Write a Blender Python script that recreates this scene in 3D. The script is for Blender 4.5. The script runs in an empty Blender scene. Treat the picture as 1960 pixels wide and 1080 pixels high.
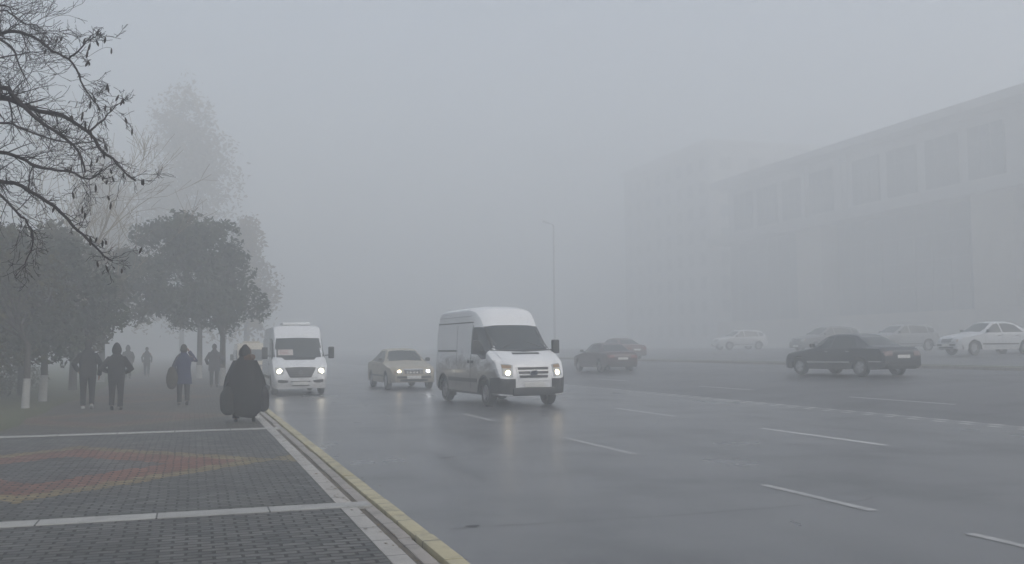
import bpy, bmesh, math, random
from mathutils import Vector, Matrix
from mathutils.bvhtree import BVHTree
R = math.radians
rnd = random.Random(7)
S = bpy.context.scene
COL = S.collection

# ------------------------------------------------------------------ camera
H_CAM = 1.62
cd = bpy.data.cameras.new('camera'); cam = bpy.data.objects.new('camera', cd); COL.objects.link(cam)
cd.sensor_width = 36.0; cd.lens = 1900 / 1960 * 36.0
cd.clip_start = 0.05; cd.clip_end = 3000
_pitch = math.atan((664 - 540) / 1900); _yaw = math.atan((980 - 368) / 1900)
fw = Vector((math.sin(_yaw) * math.cos(_pitch), math.cos(_yaw) * math.cos(_pitch), math.sin(_pitch)))
rt = Vector((math.cos(_yaw), -math.sin(_yaw), 0)); up = rt.cross(fw)
_a = R(-0.55)
r2 = rt * math.cos(_a) + up * math.sin(_a); u2 = up * math.cos(_a) - rt * math.sin(_a)
m = Matrix((r2, u2, -fw)).transposed().to_4x4(); m.translation = Vector((0, 0, H_CAM))
cam.matrix_world = m
S.camera = cam

# ------------------------------------------------------------------ world, sun, exposure
SUN_EL, SUN_ROT = R(38), R(150)
w = bpy.data.worlds.new('World'); S.world = w; w.use_nodes = True
nt = w.node_tree; nt.nodes.clear()
sky = nt.nodes.new('ShaderNodeTexSky'); sky.sky_type = 'NISHITA'; sky.sun_disc = False
sky.sun_elevation = SUN_EL; sky.sun_rotation = SUN_ROT
sky.air_density = 1.0; sky.dust_density = 4.0; sky.ozone_density = 1.0
hs = nt.nodes.new('ShaderNodeHueSaturation'); hs.inputs['Saturation'].default_value = 0.70
bg = nt.nodes.new('ShaderNodeBackground'); bg.inputs['Strength'].default_value = 0.12
wo = nt.nodes.new('ShaderNodeOutputWorld')
nt.links.new(sky.outputs[0], hs.inputs['Color']); nt.links.new(hs.outputs[0], bg.inputs[0]); nt.links.new(bg.outputs[0], wo.inputs[0])
sl = bpy.data.lights.new('sun', 'SUN'); sl.energy = 0.6; sl.angle = R(30); sl.color = (1, 0.97, 0.92)
so = bpy.data.objects.new('sun', sl); COL.objects.link(so)
so.rotation_euler = (R(90) - SUN_EL, 0, math.pi - SUN_ROT)
S.view_settings.view_transform = 'Standard'; S.view_settings.look = 'None'
S.view_settings.gamma = 1.0; S.view_settings.exposure = 0.70; S.view_settings.use_curve_mapping = False
S.render.engine = 'CYCLES'
cy = S.cycles
cy.use_denoising = True
try: cy.denoiser = 'OPENIMAGEDENOISE'
except Exception: pass
cy.max_bounces = 10; cy.diffuse_bounces = 3; cy.glossy_bounces = 3; cy.transmission_bounces = 2; cy.volume_bounces = 8
cy.transparent_max_bounces = 6; cy.sample_clamp_indirect = 4.0
cy.use_adaptive_sampling = True; cy.adaptive_threshold = 0.01

HAZE_DENSITY = 0.0152
HAZE_COLOR = (0.950, 0.976, 0.986)

# ------------------------------------------------------------------ materials
MATS = {}
def mat(name, col, rough=0.6, metal=0.0, var=0.15, scale=8.0, bump=0.0, spec=0.5, coat=0.0, emit=None, estr=0.0, detail=4.0):
    if name in MATS: return MATS[name]
    M = bpy.data.materials.new(name); M.use_nodes = True
    nt = M.node_tree; b = nt.nodes['Principled BSDF']
    b.inputs['Roughness'].default_value = rough; b.inputs['Metallic'].default_value = metal
    b.inputs['Specular IOR Level'].default_value = spec
    b.inputs['Coat Weight'].default_value = coat
    tc = nt.nodes.new('ShaderNodeTexCoord')
    nz = nt.nodes.new('ShaderNodeTexNoise'); nz.inputs['Scale'].default_value = scale; nz.inputs['Detail'].default_value = detail
    nt.links.new(tc.outputs['Object'], nz.inputs['Vector'])
    mx = nt.nodes.new('ShaderNodeMix'); mx.data_type = 'RGBA'
    mx.inputs[6].default_value = (*[c * (1 - var) for c in col], 1); mx.inputs[7].default_value = (*[min(1, c * (1 + var)) for c in col], 1)
    nt.links.new(nz.outputs['Fac'], mx.inputs[0]); nt.links.new(mx.outputs[2], b.inputs['Base Color'])
    if bump:
        bp = nt.nodes.new('ShaderNodeBump'); bp.inputs['Strength'].default_value = bump; bp.inputs['Distance'].default_value = 0.02
        nt.links.new(nz.outputs['Fac'], bp.inputs['Height']); nt.links.new(bp.outputs[0], b.inputs['Normal'])
    if emit:
        b.inputs['Emission Color'].default_value = (*emit, 1); b.inputs['Emission Strength'].default_value = estr
    MATS[name] = M
    return M

def ramp(nt, src, p0, p1, c0=(0, 0, 0, 1), c1=(1, 1, 1, 1)):
    r = nt.nodes.new('ShaderNodeValToRGB')
    r.color_ramp.elements[0].position = p0; r.color_ramp.elements[1].position = p1
    r.color_ramp.elements[0].color = c0; r.color_ramp.elements[1].color = c1
    nt.links.new(src, r.inputs[0]); return r.outputs[0]
def math_(nt, op, a, b=None, c=None):
    n = nt.nodes.new('ShaderNodeMath'); n.operation = op
    for i, v in enumerate((a, b, c)):
        if v is None: continue
        if isinstance(v, (int, float)): n.inputs[i].default_value = v
        else: nt.links.new(v, n.inputs[i])
    return n.outputs[0]
def mixc(nt, f, a, b, mode='MIX'):
    n = nt.nodes.new('ShaderNodeMix'); n.data_type = 'RGBA'; n.blend_type = mode
    for i, v in ((0, f), (6, a), (7, b)):
        if isinstance(v, tuple): n.inputs[i].default_value = v if len(v) == 4 else (*v, 1)
        elif isinstance(v, (int, float)): n.inputs[i].default_value = v
        else: nt.links.new(v, n.inputs[i])
    return n.outputs[2]
def noise(nt, vec, scale, detail=4.0, rough=0.55):
    n = nt.nodes.new('ShaderNodeTexNoise'); n.inputs['Scale'].default_value = scale
    n.inputs['Detail'].default_value = detail; n.inputs['Roughness'].default_value = rough
    if vec is not None: nt.links.new(vec, n.inputs['Vector'])
    return n.outputs['Fac']
def mapping(nt, vec, scale=(1, 1, 1), loc=(0, 0, 0), rot=(0, 0, 0)):
    n = nt.nodes.new('ShaderNodeMapping'); n.inputs['Scale'].default_value = scale
    n.inputs['Location'].default_value = loc; n.inputs['Rotation'].default_value = rot
    nt.links.new(vec, n.inputs['Vector']); return n.outputs[0]

def new_mat(name):
    M = bpy.data.materials.new(name); M.use_nodes = True; MATS[name] = M
    nt = M.node_tree; b = nt.nodes['Principled BSDF']
    tc = nt.nodes.new('ShaderNodeTexCoord')
    return M, nt, b, tc.outputs['Object']

def asphalt_mat(name='wet_asphalt', rb=0.24, sp_=0.5):
    M, nt, b, ob = new_mat(name); b.inputs['Specular IOR Level'].default_value = sp_
    fine = noise(nt, ob, 55, 3)
    big = noise(nt, mapping(nt, ob, (0.55, 0.10, 1)), 1.0, 5)       # long worn wheel tracks
    blot = noise(nt, ob, 0.45, 5)
    c = mixc(nt, fine, (0.058, 0.060, 0.065), (0.125, 0.128, 0.136))
    c = mixc(nt, ramp(nt, big, 0.35, 0.65), c, (0.128, 0.130, 0.137))
    c2 = mixc(nt, ramp(nt, blot, 0.52, 0.72), c, (0.062, 0.064, 0.068))
    sp = nt.nodes.new('ShaderNodeSeparateXYZ'); nt.links.new(ob, sp.inputs[0])
    lx = math_(nt, 'ABSOLUTE', math_(nt, 'SUBTRACT', math_(nt, 'MODULO', math_(nt, 'ADD', sp.outputs[0], -2.1 + 42), 4.2), 2.1))
    tk = ramp(nt, math_(nt, 'ABSOLUTE', math_(nt, 'SUBTRACT', lx, 0.82)), 0.0, 0.42)
    tk = math_(nt, 'MULTIPLY', math_(nt, 'SUBTRACT', 1.0, tk), ramp(nt, noise(nt, mapping(nt, ob, (1.2, 0.12, 1)), 1.0, 4), .3, .6))
    c2 = mixc(nt, math_(nt, 'MULTIPLY', tk, 0.45), c2, (0.050, 0.052, 0.056))
    nt.links.new(c2, b.inputs['Base Color'])
    rr = math_(nt, 'ADD', math_(nt, 'MULTIPLY', ramp(nt, big, 0.3, 0.7), 0.07), math_(nt, 'MULTIPLY', ramp(nt, blot, 0.3, 0.75), 0.08))
    rr = math_(nt, 'ADD', rr, rb)
    nt.links.new(rr, b.inputs['Roughness'])
    bp = nt.nodes.new('ShaderNodeBump'); bp.inputs['Strength'].default_value = 0.25; bp.inputs['Distance'].default_value = 0.006
    nt.links.new(noise(nt, ob, 40, 3), bp.inputs['Height']); nt.links.new(bp.outputs[0], b.inputs['Normal'])
    return M

def paver_mat():
    M, nt, b, ob = new_mat('brick_pavers')
    wob = nt.nodes.new('ShaderNodeVectorMath'); wob.operation = 'ADD'
    wn = nt.nodes.new('ShaderNodeTexNoise'); wn.inputs['Scale'].default_value = 1.3
    nt.links.new(ob, wn.inputs['Vector'])
    ws = nt.nodes.new('ShaderNodeVectorMath'); ws.operation = 'SCALE'; ws.inputs['Scale'].default_value = 0.055
    nt.links.new(wn.outputs['Color'], ws.inputs[0]); nt.links.new(ob, wob.inputs[0]); nt.links.new(ws.outputs[0], wob.inputs[1])
    br = nt.nodes.new('ShaderNodeTexBrick')
    br.inputs['Scale'].default_value = 1.0; br.inputs['Brick Width'].default_value = 0.20; br.inputs['Row Height'].default_value = 0.105
    nt.links.new(math_(nt, 'ADD', 0.004, math_(nt, 'MULTIPLY', noise(nt, ob, 5, 3), 0.020)), br.inputs['Mortar Size']); br.inputs['Mortar Smooth'].default_value = 0.35; br.inputs['Bias'].default_value = 0.0
    br.inputs['Color1'].default_value = (0.0, 0.0, 0.0, 1); br.inputs['Color2'].default_value = (1, 1, 1, 1); br.inputs['Mortar'].default_value = (0.5, 0.5, 0.5, 1)
    nt.links.new(wob.outputs[0], br.inputs['Vector'])
    sp = nt.nodes.new('ShaderNodeSeparateXYZ'); nt.links.new(ob, sp.inputs[0])
    # rhombus chain laid into the pavers, one chain per bay between the pale cross strips
    jag = math_(nt, 'MULTIPLY', math_(nt, 'SUBTRACT', br.outputs['Color'], 0.5), 0.06)
    px = math_(nt, 'ABSOLUTE', math_(nt, 'SUBTRACT', math_(nt, 'MODULO', math_(nt, 'ADD', sp.outputs[0], 1.69 + 2.75 + 55), 5.5), 2.75))
    py = math_(nt, 'ABSOLUTE', math_(nt, 'SUBTRACT', math_(nt, 'MODULO', math_(nt, 'ADD', sp.outputs[1], -9.8 + 9.95 * 5), 9.95), 4.45))
    d = math_(nt, 'ADD', math_(nt, 'ADD', math_(nt, 'DIVIDE', px, 2.85), math_(nt, 'DIVIDE', py, 3.1)), jag)
    inside = math_(nt, 'LESS_THAN', d, 1.0)
    redband = math_(nt, 'MULTIPLY', math_(nt, 'LESS_THAN', d, 0.84), math_(nt, 'GREATER_THAN', d, 0.50))
    band = math_(nt, 'MULTIPLY', inside, math_(nt, 'GREATER_THAN', d, 0.50))
    far = math_(nt, 'MULTIPLY', math_(nt, 'GREATER_THAN', sp.outputs[1], 9.9), math_(nt, 'GREATER_THAN', math_(nt, 'ADD', 2.0, 0), sp.outputs[0]))
    band = math_(nt, 'MULTIPLY', band, far)
    grey = mixc(nt, br.outputs['Color'], (0.088, 0.094, 0.092), (0.20, 0.20, 0.19))
    yel = mixc(nt, br.outputs['Color'], (0.31, 0.235, 0.10), (0.46, 0.36, 0.18))
    red = mixc(nt, br.outputs['Color'], (0.27, 0.10, 0.065), (0.40, 0.17, 0.11))
    bands = mixc(nt, redband, yel, red)
    wear = ramp(nt, noise(nt, ob, 2.5, 5), 0.35, 0.75)
    bandf = math_(nt, 'MULTIPLY', band, math_(nt, 'SUBTRACT', 0.95, math_(nt, 'MULTIPLY', wear, 0.22)))
    base = mixc(nt, bandf, grey, bands)
    # beyond the second strip the paving is older and earthier
    far2 = ramp(nt, math_(nt, 'ADD', math_(nt, 'MULTIPLY', sp.outputs[1], 0.02), 0.0), 0.392, 0.397)
    old = mixc(nt, 0.6, base, mixc(nt, noise(nt, ob, 1.2, 5), (0.085, 0.078, 0.06), (0.17, 0.15, 0.12)))
    base = mixc(nt, far2, base, old)
    dirt = ramp(nt, noise(nt, ob, 0.8, 6), 0.45, 0.75)
    base = mixc(nt, math_(nt, 'MULTIPLY', dirt, 0.5), base, (0.075, 0.068, 0.058))
    wn2 = ramp(nt, noise(nt, mapping(nt, ob, (9, 18, 9)), 1.0, 2), .35, .65)
    base = mixc(nt, math_(nt, 'MULTIPLY', wn2, 0.35), base, (0.05, 0.055, 0.058))
    fine = noise(nt, ob, 60, 3)
    base = mixc(nt, math_(nt, 'MULTIPLY', fine, 0.35), base, (0.05, 0.05, 0.052))
    c = mixc(nt, br.outputs['Fac'], base, (0.034, 0.034, 0.034))
    nt.links.new(c, b.inputs['Base Color'])
    rg = math_(nt, 'ADD', 0.50, math_(nt, 'MULTIPLY', noise(nt, ob, 3, 4), 0.35)); b.inputs['Specular IOR Level'].default_value = 0.32
    nt.links.new(rg, b.inputs['Roughness'])
    hgt = math_(nt, 'ADD', math_(nt, 'MULTIPLY', br.outputs['Fac'], -1.0), math_(nt, 'MULTIPLY', br.outputs['Color'], 0.35))
    bp = nt.nodes.new('ShaderNodeBump'); bp.inputs['Strength'].default_value = 0.8; bp.inputs['Distance'].default_value = 0.012
    nt.links.new(hgt, bp.inputs['Height']); nt.links.new(bp.outputs[0], b.inputs['Normal'])
    return M

def stone_mat(name, c0, c1, slab=0.9, axis=1, gap=0.008, chip=0.25):
    M, nt, b, ob = new_mat(name)
    sp = nt.nodes.new('ShaderNodeSeparateXYZ'); nt.links.new(ob, sp.inputs[0])
    t = math_(nt, 'FRACT', math_(nt, 'DIVIDE', math_(nt, 'ADD', sp.outputs[axis], 500.3), slab))
    j = math_(nt, 'LESS_THAN', t, gap / slab * 2)
    idx = math_(nt, 'FLOOR', math_(nt, 'DIVIDE', math_(nt, 'ADD', sp.outputs[axis], 500.3), slab))
    wn = nt.nodes.new('ShaderNodeTexWhiteNoise'); wn.noise_dimensions = '1D'; nt.links.new(idx, wn.inputs['W'])
    f = math_(nt, 'ADD', math_(nt, 'MULTIPLY', noise(nt, ob, 9, 6, 0.7), 0.6), math_(nt, 'MULTIPLY', wn.outputs['Value'], 0.4))
    c = mixc(nt, f, c0, c1)
    d = ramp(nt, noise(nt, ob, 3.1, 6, 0.7), 0.5, 0.68)
    c = mixc(nt, math_(nt, 'MULTIPLY', d, chip), c, (0.06, 0.055, 0.048))
    c = mixc(nt, j, c, (0.03, 0.03, 0.03))
    nt.links.new(c, b.inputs['Base Color']); b.inputs['Roughness'].default_value = 0.55
    bp = nt.nodes.new('ShaderNodeBump'); bp.inputs['Strength'].default_value = 0.4; bp.inputs['Distance'].default_value = 0.01
    nt.links.new(noise(nt, ob, 35, 4), bp.inputs['Height']); nt.links.new(bp.outputs[0], b.inputs['Normal'])
    return M

def paint_mat(name, col, dirt=0.0, dirt_col=(0.16, 0.14, 0.115), top=1.1, rough=0.35, floor=0.25, side=0.0):
    """car paint; road dirt thrown up by the wheels is thickest low on the body and breaks up with noise"""
    if name in MATS: return MATS[name]
    M, nt, b, ob = new_mat(name)
    base = mixc(nt, noise(nt, ob, 2.0, 4), tuple(c * 0.93 for c in col), tuple(min(1, c * 1.05) for c in col))
    if dirt:
        sp = nt.nodes.new('ShaderNodeSeparateXYZ'); nt.links.new(ob, sp.inputs[0])
        hgt = math_(nt, 'SUBTRACT', 1.0, math_(nt, 'DIVIDE', math_(nt, 'SUBTRACT', sp.outputs[2], floor), top - floor))
        f = math_(nt, 'ADD', hgt, math_(nt, 'MULTIPLY', math_(nt, 'SUBTRACT', noise(nt, mapping(nt, ob, (1.2, 3, 2.5)), 2.2, 6), 0.5), 1.1))
        if side: f = math_(nt, 'MULTIPLY', f, ramp(nt, math_(nt, 'ABSOLUTE', sp.outputs[1]), side, side + .08))
        f = math_(nt, 'MULTIPLY', ramp(nt, f, 0.10, 0.55 if side else .95), dirt)
        base = mixc(nt, f, base, dirt_col)
        splash = ramp(nt, noise(nt, mapping(nt, ob, (3, 3, 1.5)), 3.0, 7, .7), .50, .72)
        base = mixc(nt, math_(nt, 'MULTIPLY', math_(nt, 'MULTIPLY', splash, ramp(nt, sp.outputs[2], floor, top + .2, (1, 1, 1, 1), (0.12, .12, .12, 1))), dirt * .45), base, dirt_col)
    nt.links.new(base, b.inputs['Base Color'])
    b.inputs['Roughness'].default_value = rough; b.inputs['Coat Weight'].default_value = 0.35; b.inputs['Coat Roughness'].default_value = 0.12
    return M

def leaf_mat(name, c0, c1, scale=1.4):
    M, nt, b, ob = new_mat(name)
    c = mixc(nt, ramp(nt, noise(nt, ob, scale, 5), 0.3, 0.7), c0, c1)
    nt.links.new(c, b.inputs['Base Color']); b.inputs['Roughness'].default_value = 0.65
    b.inputs['Specular IOR Level'].default_value = 0.25
    return M

M_ASPH = asphalt_mat(); M_ASPH2 = asphalt_mat('damp_asphalt', .42, .30); M_PAV = paver_mat()
M_STRIP = stone_mat('pale_stone', (0.26, 0.26, 0.255), (0.42, 0.42, 0.40), 1.0, 0)
M_EDGE = stone_mat('edge_stone', (0.30, 0.285, 0.265), (0.46, 0.44, 0.41), 0.6, 1)
M_KERB = stone_mat('kerb_stone', (0.23, 0.21, 0.19), (0.36, 0.33, 0.30), 1.0, 1, chip=0.5)
M_YEL = stone_mat('yellow_kerb_paint', (0.33, 0.29, 0.175), (0.52, 0.47, 0.31), 1.0, 1, chip=0.6)
M_SOIL = mat('soil', (0.07, 0.062, 0.05), 0.9, var=0.4, scale=3, bump=0.6)
M_LINE = mat('road_paint', (0.34, 0.34, 0.34), 0.45, var=0.5, scale=9, detail=10)
M_TAR = mat('tar', (0.03, 0.03, 0.032), 0.4)
M_GRASS = mat('grass_ground', (0.075, 0.085, 0.04), 0.9, var=0.5, scale=2, bump=0.6)
M_BARK = mat('bark', (0.045, 0.036, 0.032), 0.85, var=0.35, scale=14, bump=0.5)
M_TWIG = mat('twig_bark', (0.032, 0.024, 0.026), 0.8, var=0.3, scale=20)
M_WHITEWASH = mat('whitewash', (0.36, 0.36, 0.35), 0.85, var=0.12, scale=10)
M_LEAFD = leaf_mat('dark_leaves', (0.012, 0.020, 0.011), (0.055, 0.066, 0.034))
M_LEAFO = leaf_mat('olive_leaves', (0.022, 0.024, 0.015), (0.095, 0.086, 0.038))
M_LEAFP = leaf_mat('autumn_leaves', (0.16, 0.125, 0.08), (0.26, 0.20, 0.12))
M_DRY = mat('dry_pod', (0.035, 0.026, 0.022), 0.8)
M_GLASS = mat('dark_glass', (0.034, 0.042, 0.044), 0.10, var=0.3, scale=2, spec=0.6)
M_RUB = mat('black_rubber', (0.022, 0.022, 0.024), 0.6)
M_BLK = mat('black_plastic', (0.030, 0.031, 0.034), 0.5)
M_TYRE = mat('tyre_rubber', (0.025, 0.025, 0.026), 0.7, var=0.3, scale=12)
M_STEEL = mat('wheel_steel', (0.30, 0.30, 0.31), 0.4, 0.7)
M_CHROME = mat('chrome', (0.55, 0.56, 0.57), 0.25, 0.9)
M_LAMPG = mat('lamp_glass', (0.42, 0.44, 0.45), 0.2)
M_AMBER = mat('amber_lens', (0.30, 0.19, 0.10), 0.25)
M_TAIL = mat('red_lens', (0.14, 0.02, 0.02), 0.25)
M_PLATE = mat('number_plate', (0.62, 0.62, 0.60), 0.5)
M_INK = mat('plate_ink', (0.03, 0.03, 0.03), 0.5)
M_ON = mat('lit_headlight', (0.8, 0.8, 0.75), 0.3, emit=(1.0, 0.90, 0.68), estr=12.0)
M_ON2 = mat('lit_headlight_warm', (0.8, 0.7, 0.5), 0.3, emit=(1.0, 0.80, 0.50), estr=9.0)
M_ONW = mat('lit_headlight_white', (0.8, 0.8, 0.8), 0.3, emit=(0.95, 0.96, 1.0), estr=12.0)
M_TAILON = mat('lit_tail_lamp', (0.4, 0.03, 0.03), 0.3, emit=(1.0, 0.05, 0.05), estr=0.12)

# ------------------------------------------------------------------ mesh helpers
class MB:
    def __init__(s): s.v = []; s.f = []
    def add(s, vs, fs):
        o = len(s.v); s.v += [tuple(v) for v in vs]; s.f += [tuple(i + o for i in f) for f in fs]; return s
    def box(s, c, sz, rot=None, bev=0.0):
        x, y, z = (k / 2 for k in sz)
        if bev > 0:
            b = min(bev, x, y, z) * 0.98
            bm = bmesh.new(); bmesh.ops.create_cube(bm, size=1)
            for v in bm.verts: v.co = Vector((v.co.x * sz[0], v.co.y * sz[1], v.co.z * sz[2]))
            bmesh.ops.bevel(bm, geom=bm.edges[:], offset=b, segments=2, affect='EDGES', profile=0.6)
            bm.verts.index_update()
            vs = [v.co.copy() for v in bm.verts]; fs = [tuple(v.index for v in f.verts) for f in bm.faces]; bm.free()
        else:
            vs = [Vector((a * x, b_ * y, c_ * z)) for a in (-1, 1) for b_ in (-1, 1) for c_ in (-1, 1)]
            fs = [(0, 1, 3, 2), (4, 6, 7, 5), (0, 4, 5, 1), (2, 3, 7, 6), (0, 2, 6, 4), (1, 5, 7, 3)]
        if rot is not None: vs = [rot @ v for v in vs]
        return s.add([v + Vector(c) for v in vs], fs)
    def tube(s, pts, rad, n=8, cap=True):
        pts = [Vector(p) for p in pts]
        if isinstance(rad, (int, float)): rad = [rad] * len(pts)
        vs = []; prev = None
        for i, p in enumerate(pts):
            t = (pts[min(i + 1, len(pts) - 1)] - pts[max(i - 1, 0)])
            t = t.normalized() if t.length > 1e-9 else Vector((0, 0, 1))
            if prev is None: a = t.orthogonal().normalized()
            else:
                a = prev - t * prev.dot(t)
                a = a.normalized() if a.length > 1e-6 else t.orthogonal().normalized()
            prev = a; b = t.cross(a)
            for k in range(n):
                th = 2 * math.pi * k / n
                vs.append(p + (a * math.cos(th) + b * math.sin(th)) * rad[i])
        fs = []
        for i in range(len(pts) - 1):
            for k in range(n):
                fs.append((i * n + k, i * n + (k + 1) % n, (i + 1) * n + (k + 1) % n, (i + 1) * n + k))
        if cap:
            fs.append(tuple(range(n - 1, -1, -1))); fs.append(tuple((len(pts) - 1) * n + k for k in range(n)))
        return s.add(vs, fs)
    def loft(s, rings, cap=True):
        """rings: list of (cx, cy, z, rx, ry)"""
        n = 18; vs = []
        for cx, cy, z, rx, ry in rings:
            for k in range(n):
                th = 2 * math.pi * k / n; c_, s_ = math.cos(th), math.sin(th)
                e = 0.85
                vs.append((cx + rx * math.copysign(abs(c_) ** e, c_), cy + ry * math.copysign(abs(s_) ** e, s_), z))
        fs = []
        for i in range(len(rings) - 1):
            for k in range(n):
                fs.append((i * n + k, i * n + (k + 1) % n, (i + 1) * n + (k + 1) % n, (i + 1) * n + k))
        if cap:
            fs.append(tuple(range(n - 1, -1, -1))); fs.append(tuple((len(rings) - 1) * n + k for k in range(n)))
        return s.add(vs, fs)
    def lathe(s, prof, c, axis='y', n=24):
        """prof: list of (radius, offset along axis)"""
        vs = []
        for r, o in prof:
            for k in range(n):
                th = 2 * math.pi * k / n; a, b = r * math.cos(th), r * math.sin(th)
                p = {'y': (a, o, b), 'z': (a, b, o), 'x': (o, a, b)}[axis]
                vs.append((p[0] + c[0], p[1] + c[1], p[2] + c[2]))
        fs = []
        for i in range(len(prof) - 1):
            for k in range(n):
                fs.append((i * n + k, i * n + (k + 1) % n, (i + 1) * n + (k + 1) % n, (i + 1) * n + k))
        return s.add(vs, fs)
    def blob(s, c, r, n=14, m=9, fn=None):
        vs = []; fs = []
        for i in range(m + 1):
            ph = math.pi * i / m
            for k in range(n):
                th = 2 * math.pi * k / n
                d = Vector((math.sin(ph) * math.cos(th), math.sin(ph) * math.sin(th), math.cos(ph)))
                q = Vector((d.x * r[0], d.y * r[1], d.z * r[2]))
                if fn: q = fn(d, q)
                vs.append(q + Vector(c))
        for i in range(m):
            for k in range(n):
                fs.append((i * n + k, (i + 1) * n + k, (i + 1) * n + (k + 1) % n, i * n + (k + 1) % n))
        return s.add(vs, fs)
    def build(s, name, material, parent=None, smooth=True, angle=35):
        me = bpy.data.meshes.new(name); me.from_pydata(s.v, [], s.f); me.validate(); me.update()
        bm = bmesh.new(); bm.from_mesh(me)
        if len(bm.faces) < 40000: bmesh.ops.recalc_face_normals(bm, faces=bm.faces[:])
        bm.to_mesh(me); bm.free()
        if smooth:
            me.shade_smooth()
            try: me.set_sharp_from_angle(angle=R(angle))
            except Exception: pass
        me.materials.append(material)
        o = bpy.data.objects.new(name, me); COL.objects.link(o)
        if parent is not None: o.parent = parent
        return o

def tag(o, label=None, cat=None, group=None, kind=None):
    if label: o['label'] = label
    if cat: o['category'] = cat
    if group: o['group'] = group
    if kind: o['kind'] = kind
    return o
def thing(name, label, cat, loc=(0, 0, 0), rz=0.0, group=None):
    o = bpy.data.objects.new(name, None); o.empty_display_size = 0.3; COL.objects.link(o)
    o.location = loc; o.rotation_euler = (0, 0, rz)
    return tag(o, label, cat, group)
def copy_tree(o, parent=None):
    c = o.copy(); COL.objects.link(c); c.parent = parent
    for ch in [k for k in S.objects if k.parent == o]: copy_tree(ch, c)
    return c
def interp(pts, x):
    if x <= pts[0][0]: return pts[0][1]
    for (a, va), (b, vb) in zip(pts, pts[1:]):
        if x <= b: return va + (vb - va) * (x - a) / (b - a)
    return pts[-1][1]
def sm(pts, x, h=0.06):
    return (interp(pts, x - h) + 2 * interp(pts, x) + interp(pts, x + h)) / 4

# ------------------------------------------------------------------ terrain
GZ = [(-400, 0), (15.2, 0), (17, 0.12), (21.5, 0.50), (28, 0.66), (36, 1.0), (45, 1.2), (400, 1.2)]
def gz(x): return interp(GZ, x)
def sheet(name, x0, x1, y0, y1, dz, material, xs=None, prof=True):
    xs = sorted(set([x0, x1] + [p[0] for p in GZ if x0 < p[0] < x1])) if prof else [x0, x1]
    mb = MB(); vs = []; fs = []
    for x in xs:
        z = (gz(x) if prof else 0) + dz
        vs += [(x, y0, z), (x, y1, z)]
    for i in range(len(xs) - 1): fs.append((2 * i, 2 * i + 2, 2 * i + 3, 2 * i + 1))
    mb.add(vs, fs); return tag(mb.build(name, material, smooth=True, angle=20), kind='structure')
sheet('ground', -380, 380, -380, 380, -0.06, M_SOIL)
sheet('road', 1.86, 15.2, -60, 370, 0.0, M_ASPH)
sheet('road', 15.2, 27.0, -60, 370, 0.0, M_ASPH2)
sheet('parking_ground', 29.0, 84.0, -60, 370, 0.0, M_ASPH2)
def slab(name, x0, x1, y0, y1, z0, z1, material, bev=0.0):
    mb = MB(); mb.box(((x0 + x1) / 2, (y0 + y1) / 2, (z0 + z1) / 2), (x1 - x0, y1 - y0, z1 - z0), bev=bev)
    return tag(mb.build(name, material), kind='structure')
SW = 0.10
slab('pavement', -60, 1.36, -40, 340, -0.3, SW, M_PAV)
slab('pavement_strip', -60, 1.66, 9.63, 9.93, -0.2, SW + 0.008, M_STRIP, 0.004)
slab('pavement_strip', -60, 1.66, 19.58, 19.88, -0.2, SW + 0.008, M_STRIP, 0.004)
# granite edging in three runs between the cross strips, then the joint, kerb stone and painted kerb
for y0, y1 in ((-40, 9.625), (9.935, 19.575), (19.885, 29.525), (29.835, 340)):
    slab('edging', 1.365, 1.52, y0, y1, -0.2, SW + 0.003, M_EDGE, 0.004)
    slab('gutter', 1.52, 1.588, y0, y1, -0.2, SW - 0.02, mat('gutter_grit', (.12, .105, .085), .9, var=.6, scale=6, bump=.8))
mb = MB(); q = random.Random(8); n = 40; vs = []; fs = []
for i in range(n + 1):
    y = 20.3 + 90 * i / n; vs += [(-60, y, SW + .012), (-3.45 + q.uniform(-.12, .12), y, SW + .012)]
for i in range(n): fs.append((2 * i, 2 * i + 1, 2 * i + 3, 2 * i + 2))
mb.add(vs, fs); tag(mb.build('grass_bed', M_GRASS, smooth=False), kind='structure')
# weathered kerb stones, individually a little out of line
def kerb_run(name, x0, x1, z, material, seed):
    q = random.Random(seed); mb = MB(); y = -12.0
    while y < 90:
        L = 1.0; dx = q.uniform(-.006, .006); dz = q.uniform(-.006, .004)
        mb.box(((x0 + x1) / 2 + dx, y + L / 2, (z + dz - 0.3) / 2), (x1 - x0, L - 0.008, z + dz + 0.3), bev=0.012)
        y += L
    mb.box(((x0 + x1) / 2, 215, (z - 0.3) / 2), (x1 - x0, 250, z + 0.3), bev=0.012)
    return tag(mb.build(name, material), kind='structure')
kerb_run('kerb', 1.588, 1.70, SW - 0.005, M_KERB, 3)
kerb_run('kerb', 1.725, 1.868, SW + 0.012, M_YEL, 4)
# verge between the far carriageway and the parked cars
mb = MB(); mb.box((28, 155, 0.40), (1.96, 430, 0.66), bev=0.05)
tag(mb.build('verge', M_GRASS), kind='structure')
mb = MB(); mb.box((26.98, 155, 0.42), (0.14, 430, 0.66), bev=0.015); tag(mb.build('kerb', M_KERB), kind='structure')
sheet('forecourt', 84.0, 92, -60, 370, 0.05, M_KERB)

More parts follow.
